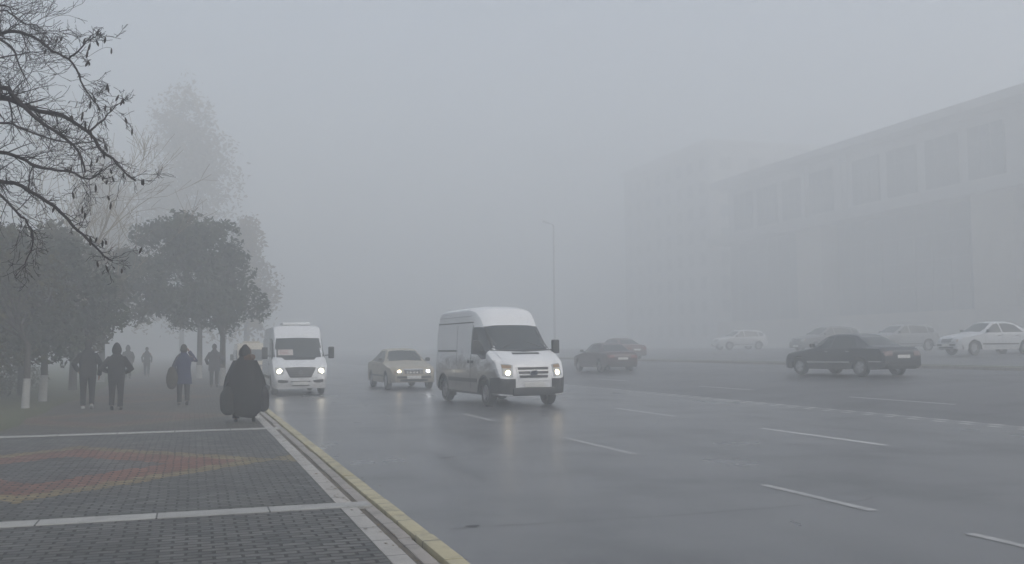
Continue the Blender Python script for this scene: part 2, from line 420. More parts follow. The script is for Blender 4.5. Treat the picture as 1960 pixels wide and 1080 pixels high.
# painted markings: every dash 4 mm above the asphalt, edges slightly ragged
def dash(mb, x, y0, y1, wd, z):
    n = max(2, int((y1 - y0) / 0.25)); q = rnd; vs = []; fs = []
    for i in range(n + 1):
        y = y0 + (y1 - y0) * i / n
        vs += [(x - wd / 2 + q.uniform(-.012, .012), y, z + gz(x - wd / 2)), (x + wd / 2 + q.uniform(-.012, .012), y, z + gz(x + wd / 2))]
    for i in range(n): fs.append((2 * i, 2 * i + 1, 2 * i + 3, 2 * i + 2))
    mb.add(vs, fs)
mb = MB()
for y0, y1 in ((2.6, 5.0), (3.9, 6.95), (8.2, 10.15), (13.65, 16.65), (20.9, 23.5), (28.3, 31), (36, 39), (44, 47), (52, 55)):
    if y0 != 2.6: dash(mb, 6.3, y0, y1, 0.12, 0.004)
tag(mb.build('lane_marking', M_LINE, smooth=False), kind='structure')
mb = MB()
for y0, y1 in ((5.5, 8.6), (13.3, 16.95), (20.6, 23.9), (28, 31), (36, 39), (44, 47)): dash(mb, 10.5, y0, y1, 0.13, 0.004)
tag(mb.build('lane_marking', mat('lane_paint_fresh', (.52, .52, .52), .5, var=.4, scale=7), smooth=False), kind='structure')
mb = MB(); y = 8.0
while y < 60:
    dash(mb, 15.05, y, y + 0.34, 0.15, 0.006); 
    if y < 32: dash(mb, 14.66, y + 0.42, y + 0.74, 0.13, 0.006)
    y += 0.76
tag(mb.build('lane_marking', mat('divider_paint', (.62, .62, .60), .5, var=.3, scale=9), smooth=False), kind='structure')
mb = MB()
for y0, y1 in ((11, 14), (19.4, 23.4), (28.4, 32), (38, 41.5)): dash(mb, 17.3, y0, y1, 0.12, 0.006)
tag(mb.build('lane_marking', M_LINE, smooth=False), kind='structure')
# sealed cracks and oil spots on the asphalt
mb = MB()
def crack(pts, w0):
    q = random.Random(len(pts) * 7); P = []
    for (a, b) in zip(pts, pts[1:]):
        for k in range(8):
            t = k / 8; P.append((a[0] + (b[0] - a[0]) * t + q.uniform(-.05, .05), a[1] + (b[1] - a[1]) * t + q.uniform(-.03, .03)))
    vs = []; fs = []
    for i, p in enumerate(P):
        ww = w0 * q.uniform(0.3, 1.3)
        vs += [(p[0], p[1] - ww, 0.003 + gz(p[0])), (p[0], p[1] + ww, 0.003 + gz(p[0]))]
    for i in range(len(P) - 1): fs.append((2 * i, 2 * i + 2, 2 * i + 3, 2 * i + 1))
    mb.add(vs, fs)
crack([(2.2, 8.72), (3.4, 8.70), (4.9, 8.68), (6.5, 8.75), (7.05, 8.98)], 0.006)
crack([(9.1, 14.2), (10.4, 12.8), (11.6, 11.6), (13.2, 10.6)], 0.015)
def spot(x, y, rx, ry):
    q = random.Random(int(x * 100)); n = 12
    mb.add([(x + rx * math.cos(6.283 * k / n) * q.uniform(.5, 1.2), y + ry * math.sin(6.283 * k / n) * q.uniform(.5, 1.2), 0.0035) for k in range(n)], [tuple(range(n))])
spot(3.56, 14.3, .12, .07); spot(2.45, 8.80, .09, .05); spot(3.7, 14.45, .06, .03)
tag(mb.build('road_cracks', M_TAR, smooth=False), kind='structure')

# ------------------------------------------------------------------ trees
def grow(mb, p, d, L, r, depth, q, droop=0.0, spread=0.55, nseg=5, kids=(2, 4), minr=0.0018, wob=0.22):
    pts = [Vector(p)]; dd = Vector(d).normalized(); rad = [r]
    for i in range(nseg):
        dd = (dd + Vector((q.uniform(-1, 1), q.uniform(-1, 1), q.uniform(-1, 1))) * wob + Vector((0, 0, -droop))).normalized()
        pts.append(pts[-1] + dd * (L / nseg)); rad.append(max(minr, r * (1 - 0.75 * (i + 1) / nseg)))
    mb.tube(pts, rad, 5 if r > 0.006 else 4, cap=False)
    ends = [pts[-1]]
    if depth > 0:
        for k in range(q.randint(*kids)):
            i = q.randint(1, nseg); t = (pts[i] - pts[i - 1]).normalized()
            side = Vector((q.uniform(-1, 1), q.uniform(-1, 1), q.uniform(-0.7, 1))).normalized()
            nd = (t + side * spread * q.uniform(0.7, 1.6)).normalized()
            ends += grow(mb, pts[i], nd, L * q.uniform(0.4, 0.75), rad[i] * 0.7, depth - 1, q, droop, spread, max(3, nseg - 1), kids, minr, wob)
    return ends

def bare_tree():
    q = random.Random(21)
    root = thing('bare_tree', 'leafless tree reaching dark fine twigs over the pavement at top left of the photo', 'tree', (-4.3, 10.4, SW))
    off = Vector((-4.3, 10.4, SW)); tr = MB()
    tr.tube([(0, 0, -0.1), (0.02, 0, 0.5), (0.06, 0.03, 1.3), (0.02, 0.05, 2.1), (0.15, 0.0, 2.9), (0.1, -.1, 3.9), (.2, -.05, 5.2)], [0.17, .14, .125, .115, .09, .06, .02], 12)
    tr.build('trunk', M_BARK, root)
    B = [
    ([(-2.227, 10.023, 4.099), (-1.949, 9.87, 4.343), (-1.673, 9.726, 4.463), (-1.488, 9.619, 4.465), (-1.325, 9.526, 4.375), (-1.207, 9.449, 4.268), (-1.069, 9.363, 4.189), (-0.975, 9.297, 4.025), (-0.912, 9.239, 3.889), (-0.807, 9.168, 3.75)], 0.022),
    ([(-2.402, 10.112, 3.629), (-1.949, 9.931, 3.832), (-1.676, 9.817, 3.904), (-1.493, 9.741, 3.832), (-1.332, 9.672, 3.778), (-1.128, 9.589, 3.725), (-0.902, 9.506, 3.564), (-0.787, 9.46, 3.395), (-0.696, 9.414, 3.321), (-0.582, 9.365, 3.2), (-0.492, 9.32, 3.126)], 0.032),
    ([(-2.126, 9.586, 3.854), (-1.591, 9.307, 3.881), (-1.445, 9.163, 3.751), (-1.239, 9.006, 3.541), (-1.058, 8.852, 3.404), (-0.902, 8.707, 3.245), (-0.837, 8.594, 3.056)], 0.030),
    ([(-2.361, 10.322, 3.431), (-1.952, 10.217, 3.481), (-1.726, 10.175, 3.474), (-1.568, 10.157, 3.43), (-1.362, 10.128, 3.335), (-1.155, 10.092, 3.314), (-0.937, 10.057, 3.243), (-0.833, 10.048, 3.331)], 0.028),
    ([(-2.166, 9.866, 3.028), (-1.804, 9.691, 3.108), (-1.62, 9.579, 3.111), (-1.437, 9.471, 3.056), (-1.212, 9.356, 2.919), (-1.031, 9.256, 2.752), (-0.896, 9.17, 2.61), (-0.754, 9.082, 2.461), (-0.652, 9.002, 2.376)], 0.028),
    ([(-2.37, 10.724, 3.761), (-1.808, 10.621, 3.849), (-1.578, 10.635, 3.788), (-1.393, 10.664, 3.726), (-1.155, 10.674, 3.689), (-0.964, 10.694, 3.73)], 0.018),
    ([(-1.901, 9.355, 3.094), (-1.553, 9.202, 2.929), (-1.418, 9.115, 2.789), (-1.305, 9.034, 2.672), (-1.267, 8.978, 2.536), (-1.286, 8.941, 2.403), (-1.318, 8.904, 2.322)], 0.016),
    ([(-0.902, 9.506, 3.564), (-0.778, 9.5, 3.70), (-0.677, 9.473, 3.817), (-0.604, 9.411, 3.859)], 0.009),
    ([(-2.026, 10.238, 4.619), (-1.76, 10.202, 4.822), (-1.653, 10.232, 4.802), (-1.544, 10.264, 4.746), (-1.458, 10.299, 4.75), (-1.394, 10.344, 4.709)], 0.014),
    ([(-2.083, 10.793, 4.471), (-1.857, 10.82, 4.549), (-1.675, 10.863, 4.603), (-1.591, 10.938, 4.658), (-1.454, 10.996, 4.698)], 0.014),
    ([(-1.069, 9.363, 4.189), (-0.973, 9.242, 4.227), (-0.903, 9.162, 4.293), (-0.843, 9.087, 4.34), (-0.778, 9.015, 4.314)], 0.008),
    ([(-1.671, 9.717, 4.417), (-1.535, 9.542, 4.282), (-1.445, 9.386, 4.082), (-1.344, 9.227, 3.887)], 0.012),
    ([(-2.007, 10.113, 4.828), (-1.731, 10.024, 4.825), (-1.638, 9.997, 4.786), (-1.568, 9.981, 4.679), (-1.452, 9.947, 4.629)], 0.012),
    ([(-0.913, 8.815, 3.265), (-0.865, 8.759, 3.083), (-0.891, 8.72, 3.011)], 0.006),
    ([(-1.493, 9.741, 3.832), (-1.247, 9.529, 3.619), (-1.079, 9.379, 3.494), (-0.959, 9.238, 3.445)], 0.012)]
    npod = 0
    for pts, r in B:
        P = [Vector(p) - off for p in pts]; mb = MB(); r *= 0.92
        main = (P[0].x < -off.x - 2.0 and r > 0.0095) or P[0].x < 2.45 and r > 0.011
        if P[0].x < 2.5 and r >= 0.0095:      # run the limb back to the trunk
            z0 = min(4.2, max(2.2, P[0].z - 0.7)); s0 = Vector((0.1, 0.0, z0))
            P = [s0, s0.lerp(P[0], 0.35) + Vector((0, 0, 0.12)), s0.lerp(P[0], 0.7) + Vector((0, 0, 0.1))] + P
        # smooth, gnarly resampling
        Q = []
        for i in range(len(P) - 1):
            a, b_, c_, d_ = P[max(i - 1, 0)], P[i], P[i + 1], P[min(i + 2, len(P) - 1)]
            for k in range(3):
                t = k / 3
                v = 0.5 * ((2 * b_) + (c_ - a) * t + (2 * a - 5 * b_ + 4 * c_ - d_) * t * t + (3 * b_ - a - 3 * c_ + d_) * t ** 3)
                Q.append(v + Vector((q.uniform(-1, 1), q.uniform(-1, 1), q.uniform(-1, 1))) * 0.008)
        Q.append(P[-1]); n = len(Q)
        rr = [r * (1.25 - 1.0 * (i / (n - 1)) ** 0.9) for i in range(n)]
        mb.tube(Q, rr, 6, cap=False)
        ends = [Q[-1]]
        for i in range(3, n):
            if Q[i].x < 1.9: continue
            near = Q[i].x < 2.95
            for _ in range(q.choice((1, 1, 2)) if near else q.choice((1, 1, 2))):
                t = (Q[i] - Q[i - 1]).normalized()
                side = Vector((q.uniform(-.6, 1), q.uniform(-.8, .8), q.uniform(-1, 1))).normalized()
                ends += grow(mb, Q[i], (t * 0.8 + side), (q.uniform(0.14, 0.44) if near else q.uniform(0.06, 0.22)), max(0.0024, rr[i] * 0.42), 2, q, 0.02, 0.8, 4, (2, 4), 0.0019, 0.30)
        for e in ends:
            if e.x > 3.0 and q.random() < (0.006 if e.x < 3.35 else 0.05):
                if npod >= 60: continue
                npod += 1; pods = MB(); L = q.uniform(0.04, 0.085); w_ = Vector((q.uniform(-.4, .4), q.uniform(-.4, .4), -1)).normalized() * L
                pods.tube([e, e + w_ * 0.3, e + w_ * 0.7, e + w_], [0.003, 0.009, 0.010, 0.002], 5)
                pods.build('seed_pod', M_DRY, root)
        mb.build('branch', M_TWIG, root, smooth=False)
bare_tree()

from mathutils import noise as mnoise
def leaf_cloud(mb, clumps, per, size, q, shell=0.55, droop=0.0, gap=None, gs=1.1):
    """clumps: (centre, radii) in local space; many small folded leaves scattered in each clump's outer volume"""
    for c, r in clumps:
        n = int(per * (r[0] * r[1] + r[0] * r[2] + r[1] * r[2]) / 3)
        for _ in range(n):
            d = Vector((q.gauss(0, 1), q.gauss(0, 1), q.gauss(0, 1))).normalized() * (shell + (1 - shell) * q.random() ** 0.6)
            p = Vector((c[0] + d.x * r[0], c[1] + d.y * r[1], c[2] + d.z * r[2] - droop * q.random()))
            if gap is not None and mnoise.noise(p * gs + Vector((q.random() * .15, 7.3, clumps[0][1][0] * 9))) < gap + q.uniform(-.06, .06): continue
            a = Vector((q.uniform(-1, 1), q.uniform(-1, 1), q.uniform(-1, 0.4))).normalized()
            b_ = a.cross(Vector((q.uniform(-1, 1), q.uniform(-1, 1), q.uniform(-1, 1)))).normalized()
            s_ = size * q.choice((.55, .8, 1, 1, 1.3, 1.7)) * q.uniform(.85, 1.15)
            o = len(mb.v)
            mb.v += [tuple(p - b_ * s_ * .35), tuple(p + a * s_), tuple(p + b_ * s_ * .35), tuple(p - a * s_ * .6)]
            mb.f.append((o, o + 1, o + 2, o + 3))

def leafy_tree(name, label, loc, crown_c, crown_r, trunk_h, trunk_r, material, seed, nclump=26, per=700, leaf=0.10, white=0.9, clumps=None, cat='tree', group=None, droop=0.0, trunk_off=(0, 0), csize=(0.12, 0.34)):
    q = random.Random(seed)
    root = thing(name, label, cat, loc, 0, group)
    t = MB(); cx, cy, cz = crown_c
    top = Vector((cx * .6, cy * .6, cz)); fork = Vector((0.03, 0.02, trunk_h))
    t.tube([(0, 0, -0.15), (0.01, 0, 0.05), (0.03, 0.02, trunk_h * 0.5), fork, fork.lerp(top, .6), top], [trunk_r * 1.35, trunk_r * 1.1, trunk_r, trunk_r * .85, trunk_r * .55, trunk_r * .3], 12)
    for k in range(9):
        th = 2 * math.pi * (k + q.random() * .6) / 9
        e = Vector((cx + math.cos(th) * crown_r[0] * .75, cy + math.sin(th) * crown_r[1] * .75, cz + q.uniform(-.3, .6) * crown_r[2]))
        s_ = fork.lerp(top, q.uniform(0, .6))
        mid = s_.lerp(e, .5) + Vector((0, 0, .25))
        t.tube([s_, mid, e], [trunk_r * .45, trunk_r * .28, .012], 6)
    t.build('trunk', M_BARK, root)
    if white:
        wb = MB(); h = white
        wb.tube([(0, 0, 0.0), (0.012, 0.002, h * .5), (0.02 + .01 * h, 0.012, h)], [trunk_r * 1.30, trunk_r * 1.16, trunk_r * 1.12], 14)
        wb.build('whitewash_band', M_WHITEWASH, root)
    cl = clumps or []
    if not clumps:
        for i in range(nclump):
            z = q.uniform(-1, 1); th = q.uniform(0, 2 * math.pi); rr = math.sqrt(max(0, 1 - z * z)); k = q.uniform(0.5, 1.08)
            s_ = q.uniform(*csize)
            cl.append(((cx + math.cos(th) * rr * crown_r[0] * k, cy + math.sin(th) * rr * crown_r[1] * k, cz + z * crown_r[2] * k),
                       (crown_r[0] * s_, crown_r[1] * s_, crown_r[2] * s_ * .85)))
        cl.append((crown_c, tuple(r * .66 for r in crown_r)))
    mb = MB(); leaf_cloud(mb, cl, per, leaf, q, shell=(0.0 if clumps else .35), droop=droop, gap=(-.25 if clumps else -.21), gs=(.35 if clumps else 1.25))
    mb.build('crown', material, root, smooth=False)
    return root

G1 = 'trees along the pavement'
leafy_tree('street_tree', 'round dark leafy tree with whitewashed trunk foot, between walkers and minibus', (1.2, 43.9, SW), (-1.45, 0, 4.75), (2.75, 2.6, 2.6), 2.1, 0.13, M_LEAFD, 11, 60, 1300, 0.12, 0.75, group=G1, droop=.3)
leafy_tree('street_tree', 'dark drooping leafy tree at left whose pale trunk foot stands nearest the camera', (-4.22, 29.3, SW), (-1.5, 0.6, 3.2), (2.5, 2.2, 1.9), 1.7, 0.085, M_LEAFO, 12, 50, 1300, 0.09, .8, group=G1, droop=.35)
leafy_tree('street_tree', 'dark leafy tree at left with brighter whitewashed trunk foot, behind the nearest pale trunk', (-4.28, 33.0, SW), (-0.2, 0.6, 3.4), (2.5, 2.3, 2.0), 1.7, 0.10, M_LEAFD, 13, 52, 1300, 0.10, 0.8, group=G1, droop=.35)
leafy_tree('street_tree', 'dark leafy tree at the left edge filling the space behind the whitewashed trunks', (-5.6, 38.0, SW), (0.1, 0, 3.5), (2.9, 2.6, 2.3), 2.0, 0.15, M_LEAFO, 14, 52, 1200, 0.12, 0.0, group=G1, droop=.3)
leafy_tree('street_tree', 'leafy tree behind the round dark tree with thin trunk near the far walkers', (0.35, 56.0, SW), (0.1, 0, 4.6), (2.6, 2.6, 2.0), 2.4, 0.15, M_LEAFO, 15, 24, 450, 0.14, 0.7, group=G1)
leafy_tree('street_tree', 'faint leafy tree in the fog between the left dark trees and the round tree', (-4.2, 52.0, SW), (0, 0, 4.8), (2.8, 2.6, 2.3), 2.3, 0.15, M_LEAFO, 16, 24, 400, 0.15, 0.7, group=G1)

def tall_tree(name, label, loc, h, wd, seed, per=120, leaf=0.3, material=None):
    q = random.Random(seed); cl = []
    for i in range(80):
        t = q.random() ** 0.8; z = h * (0.22 + 0.74 * t); wr = wd * (1 - t ** 1.7) * q.uniform(.1, .95) + 0.3
        th = q.uniform(0, 6.283)
        cl.append(((math.cos(th) * wr, math.sin(th) * wr, z), tuple(v * wd / 6 for v in (q.uniform(1.3, 2.9), q.uniform(1.3, 2.9), q.uniform(1.8, 3.6)))))
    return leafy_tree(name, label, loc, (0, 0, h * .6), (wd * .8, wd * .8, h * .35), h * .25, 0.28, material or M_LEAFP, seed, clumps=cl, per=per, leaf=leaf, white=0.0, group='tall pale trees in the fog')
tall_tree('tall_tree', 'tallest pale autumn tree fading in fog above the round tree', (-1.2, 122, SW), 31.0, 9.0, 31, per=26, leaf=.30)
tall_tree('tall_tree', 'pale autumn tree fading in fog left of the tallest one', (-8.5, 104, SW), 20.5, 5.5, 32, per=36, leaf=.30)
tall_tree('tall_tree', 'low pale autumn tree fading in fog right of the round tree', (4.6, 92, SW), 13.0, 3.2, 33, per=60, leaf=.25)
def bare_far(name, label, loc, h, seed):
    q = random.Random(seed); root = thing(name, label, 'tree', loc)
    t = MB(); t.tube([(0, 0, -.1), (.05, 0, h * .25), (0, .1, h * .5)], [.16, .12, .08], 8); t.build('trunk', M_BARK, root)
    b_ = MB()
    for k in range(16):
        z = h * (.22 + .3 * q.random()); th = q.uniform(0, 6.283)
        grow(b_, (0, 0, z), (math.cos(th) * .6, math.sin(th) * .6, 1), h * q.uniform(.35, .55), .05, 3, q, -.01, .6, 5, (3, 4), .008, .12)
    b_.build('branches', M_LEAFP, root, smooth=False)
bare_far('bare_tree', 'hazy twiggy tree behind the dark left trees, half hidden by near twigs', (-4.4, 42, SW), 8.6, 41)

# hedge at far left
def hedge():
    q = random.Random(5); mb = MB(); cl = []
    for i in range(22): cl.append(((q.uniform(-.6, .6), i * .9, .45 + q.uniform(-.1, .15)), (.55, .7, .5)))
    leaf_cloud(mb, cl, 700, .07, q)
    o = mb.build('hedge', M_LEAFO, None, smooth=False); o.location = (-6.6, 27, SW)
    tag(o, 'low clipped hedge at the left edge behind the whitewashed trunks', 'hedge')
hedge()
def leaf_litter():
    q = random.Random(9); mb = MB()
    for _ in range(900):
        x = -4.8 + abs(q.gauss(0, 1.6)); y = q.uniform(20.3, 40)
        if x > 1.2: continue
        s_ = q.uniform(.025, .06); a = q.uniform(0, 6.28); o = len(mb.v)
        z = SW + .012
        for k in range(4):
            mb.v.append((x + s_ * math.cos(a + k * 1.57) * (1 if k % 2 else .5), y + s_ * math.sin(a + k * 1.57) * (1 if k % 2 else .5), z + q.uniform(0, .012)))
        mb.f.append((o, o + 1, o + 2, o + 3))
    for _ in range(170):
        x = q.uniform(1.40, 1.60) if q.random() < .8 else q.uniform(1.9, 2.15); y = q.uniform(6.5, 24); s_ = q.uniform(.008, .024); a = q.uniform(0, 6.28); o = len(mb.v)
        z = (SW + .006) if x < 1.52 else (SW - .012) if x < 1.6 else .006
        for k in range(4): mb.v.append((x + s_ * math.cos(a + k * 1.57), y + s_ * math.sin(a + k * 1.57) * 1.4, z + q.uniform(0, .006)))
        mb.f.append((o, o + 1, o + 2, o + 3))
    tag(mb.build('fallen_leaves', mat('litter', (0.14, 0.10, 0.05), .8, var=.5, scale=3), None, smooth=False), 'fallen brown leaves scattered under the left trees and along the kerb gutter', 'leaves', kind='stuff')
leaf_litter()
# ------------------------------------------------------------------ vehicles (local +x is the front, z = 0 the road)
def body_mesh(P):
    L0, L1 = P['x0'], P['x1']; xs = []
    n = 110
    for i in range(n + 1):
        t = i / n; xs.append(L0 + (L1 - L0) * (0.5 - 0.5 * math.cos(math.pi * t)) * 0.45 + (L1 - L0) * t * 0.55)
    ra = P['ra']; wz = P['rw']
    NS, NG, NC = 9, 6, 6
    rings = []
    for x in xs:
        hw = sm(P['plan'], x, .03); top = sm(P['top'], x, P.get('sm', .05)); zb = interp(P['sill'], x)
        for wx in P['wheels']:
            dx = abs(x - wx)
            if dx < ra: zb = max(zb, wz + math.sqrt(ra * ra - dx * dx))
        belt = min(interp(P['belt'], x), top - 0.02)
        re = min(sm(P['roof'], x, .05), hw - 0.015)
        dr = min(P.get('drop', .09), .5 * (top - belt)); zr = top - dr
        ring = []
        for k in range(NS + 1):
            z = zb + (belt - zb) * k / NS
            bulge = P.get('bulge', .03); zz = (z - P.get('zmid', .65)) / .55
            y = hw - bulge * zz * zz if abs(zz) < 1.6 else hw - bulge * 2.56
            ring.append((y, z))
        yb = ring[-1][0]
        for k in range(1, NG + 1):
            t = k / NG; ring.append((yb + (re - yb) * t + P.get('gb', .015) * math.sin(math.pi * t), belt + (zr - belt) * t))
        for k in range(1, NC + 1):
            a = math.pi / 2 * k / NC
            ring.append((re * math.cos(a) ** 0.75 if k < NC else 0.0, zr + dr * math.sin(a) ** 0.8))
        rings.append([(x, y, z) for y, z in ring])
    vs = []; fs = []; m = len(rings[0]); W = 2 * m - 1
    for r in rings:
        vs += r; vs += [(x, -y, z) for x, y, z in reversed(r[:-1])]
    for i in range(len(rings) - 1):
        for k in range(W - 1):
            fs.append((i * W + k, i * W + k + 1, (i + 1) * W + k + 1, (i + 1) * W + k))
    fs.append(tuple(range(W))); fs.append(tuple(reversed([(len(rings) - 1) * W + k for k in range(W)])))
    return vs, fs

def polyl(pts, t):
    if len(pts) == 1: return pts[0]
    d = [0]
    for a, b in zip(pts, pts[1:]): d.append(d[-1] + math.dist(a, b))
    s = t * d[-1]
    for i in range(1, len(pts)):
        if s <= d[i] + 1e-9:
            k = (s - d[i - 1]) / max(1e-9, d[i] - d[i - 1])
            return (pts[i - 1][0] + (pts[i][0] - pts[i - 1][0]) * k, pts[i - 1][1] + (pts[i][1] - pts[i - 1][1]) * k)
    return pts[-1]
def patch(bvh, ax, sgn, top, bot, name, material, parent, off=0.006, nu=14, nv=6, thick=0.012):
    V = []; ok = True
    for j in range(nv + 1):
        for i in range(nu + 1):
            a = polyl(top, i / nu); b = polyl(bot, i / nu); t = j / nv
            p = (a[0] + (b[0] - a[0]) * t, a[1] + (b[1] - a[1]) * t)
            if ax == 'x': o = Vector((sgn * 9, p[0], p[1])); d = Vector((-sgn, 0, 0))
            elif ax == 'y': o = Vector((p[0], sgn * 5, p[1])); d = Vector((0, -sgn, 0))
            else: o = Vector((p[0], p[1], 9)); d = Vector((0, 0, -1))
            h = bvh.ray_cast(o, d)
            V.append((h[0] - d * off, h[0] + d * thick) if h[0] is not None else None)
    good = [v for v in V if v is not None]
    if not good: return None
    V = [v if v is not None else min(good, key=lambda g: 0) for v in V]
    # a missed ray takes its nearest neighbour in the row
    W = nu + 1; vs = [v[0] for v in V] + [v[1] for v in V]; n = len(V); fs = []
    for j in range(nv):
        for i in range(nu): a = j * W + i; fs.append((a, a + 1, a + W + 1, a + W))
    edge = [i for i in range(W)] + [j * W + nu for j in range(1, nv + 1)] + [nv * W + i for i in range(nu - 1, -1, -1)] + [j * W for j in range(nv - 1, 0, -1)]
    for a, b in zip(edge, edge[1:] + edge[:1]): fs.append((a, a + n, b + n, b))
    mb = MB(); mb.add(vs, fs)
    return mb.build(name, material, parent, angle=40)
def rect(y0, y1, z1, z0): return [(y0, z1), (y1, z1)], [(y0, z0), (y1, z0)]

def wheel(parent, x, y, r, w_, rim=M_STEEL, spokes=5, sgn=1):
    t = MB(); c = (0, 0, 0)
    t.lathe([(r * .62, -w_ * .42), (r * .80, -w_ * .5), (r * .93, -w_ * .46), (r, -w_ * .30), (r, w_ * .30), (r * .93, w_ * .46), (r * .80, w_ * .5), (r * .62, w_ * .42)], c, 'y', 28)
    o = t.build('wheel', M_TYRE, parent); o.location = (x, y, r)
    m2 = MB(); f = sgn * w_ * .40
    m2.lathe([(r * .64, f), (r * .60, f * 1.12), (r * .56, f * .7), (r * .50, f * .2)], c, 'y', 28)
    m2.lathe([(r * .16, f * .6), (r * .14, f * 1.02), (0.001, f * 1.08)], c, 'y', 16)
    for k in range(spokes):
        a = 2 * math.pi * k / spokes; rot = Matrix.Rotation(-a, 3, 'Y')
        m2.box(rot @ Vector((r * .34, f * .82, 0)), (r * .46, abs(f) * .25, r * .20), rot, .008)
    m2.lathe([(r * .52, f * .2), (0.001, f * .2)], c, 'y', 28)
    m2.build('rim', rim, o)
    return o
def underbody(P, parent, hw):
    mb = MB(); x0, x1 = P['x0'] + .25, P['x1'] - .25
    segs = sorted(P['wheels']); ra = P['ra']
    mb.box(((x0 + x1) / 2, 0, P['rw'] + .16), (x1 - x0, (hw - .24) * 2, .26))
    lim = [x0] + [v for wx in segs for v in (wx - ra - .02, wx + ra + .02)] + [x1]
    for a, b in zip(lim[::2], lim[1::2]):
        if b - a > .05: mb.box(((a + b) / 2, 0, P['rw'] + .05), (b - a, (hw - .05) * 2, .22))
    return mb.build('underbody', M_RUB, parent)
def lamp(bvh, top, bot, parent, on=None, ax='x', sgn=1, glow=None, glass=M_LAMPG, name='headlight', off=.012):
    o = patch(bvh, ax, sgn, top, bot, name, glass, parent, off, 8, 6, .02)
    if on is not None and glow and o is not None:
        h = bvh.ray_cast(Vector((sgn * 9, glow[0], glow[1])), Vector((-sgn, 0, 0)))[0]
        mb = MB(); r = glow[2]
        mb.lathe([(r * 1.25, .004), (r, .022), (r * .6, .03), (0.001, .032)], (0, 0, 0), 'x', 16)
        b = mb.build('bulb', on, o); b.location = (h.x + .006, h.y, h.z)
    return o
def text_obj(txt, size, parent, loc, rot, material, name='lettering'):
    cu = bpy.data.curves.new('t', 'FONT'); cu.body = txt; cu.size = size; cu.extrude = .002; cu.align_x = 'CENTER'; cu.align_y = 'CENTER'
    o = bpy.data.objects.new('t', cu); COL.objects.link(o)
    me = bpy.data.meshes.new_from_object(o.evaluated_get(bpy.context.evaluated_depsgraph_get()))
    bpy.data.objects.remove(o); me.materials.clear(); me.materials.append(material)
    n = bpy.data.objects.new(name, me); COL.objects.link(n); n.parent = parent; n.location = loc; n.rotation_euler = rot
    return n
def mirror_part(parent, x, y, z, sy, w_=.1, h=.34, d=.18, arm=.12):
    mb = MB(); mb.box((x, y + sy * arm, z), (w_, d, h), bev=.035); mb.tube([(x, y - sy * .03, z - h * .25), (x, y + sy * arm, z - h * .2)], .018, 6)
    o = mb.build('mirror', M_BLK, parent)
    g = MB(); g.box((x - w_ * .5 - .003, y + sy * arm, z), (.006, d * .8, h * .85), bev=.002); g.build('mirror_glass', M_GLASS, o)
    return o

def add_body(P, root, material):
    vs, fs = body_mesh(P); mb = MB(); mb.add(vs, fs); b = mb.build('body', material, root, angle=32)
    return b, BVHTree.FromPolygons(vs, fs)

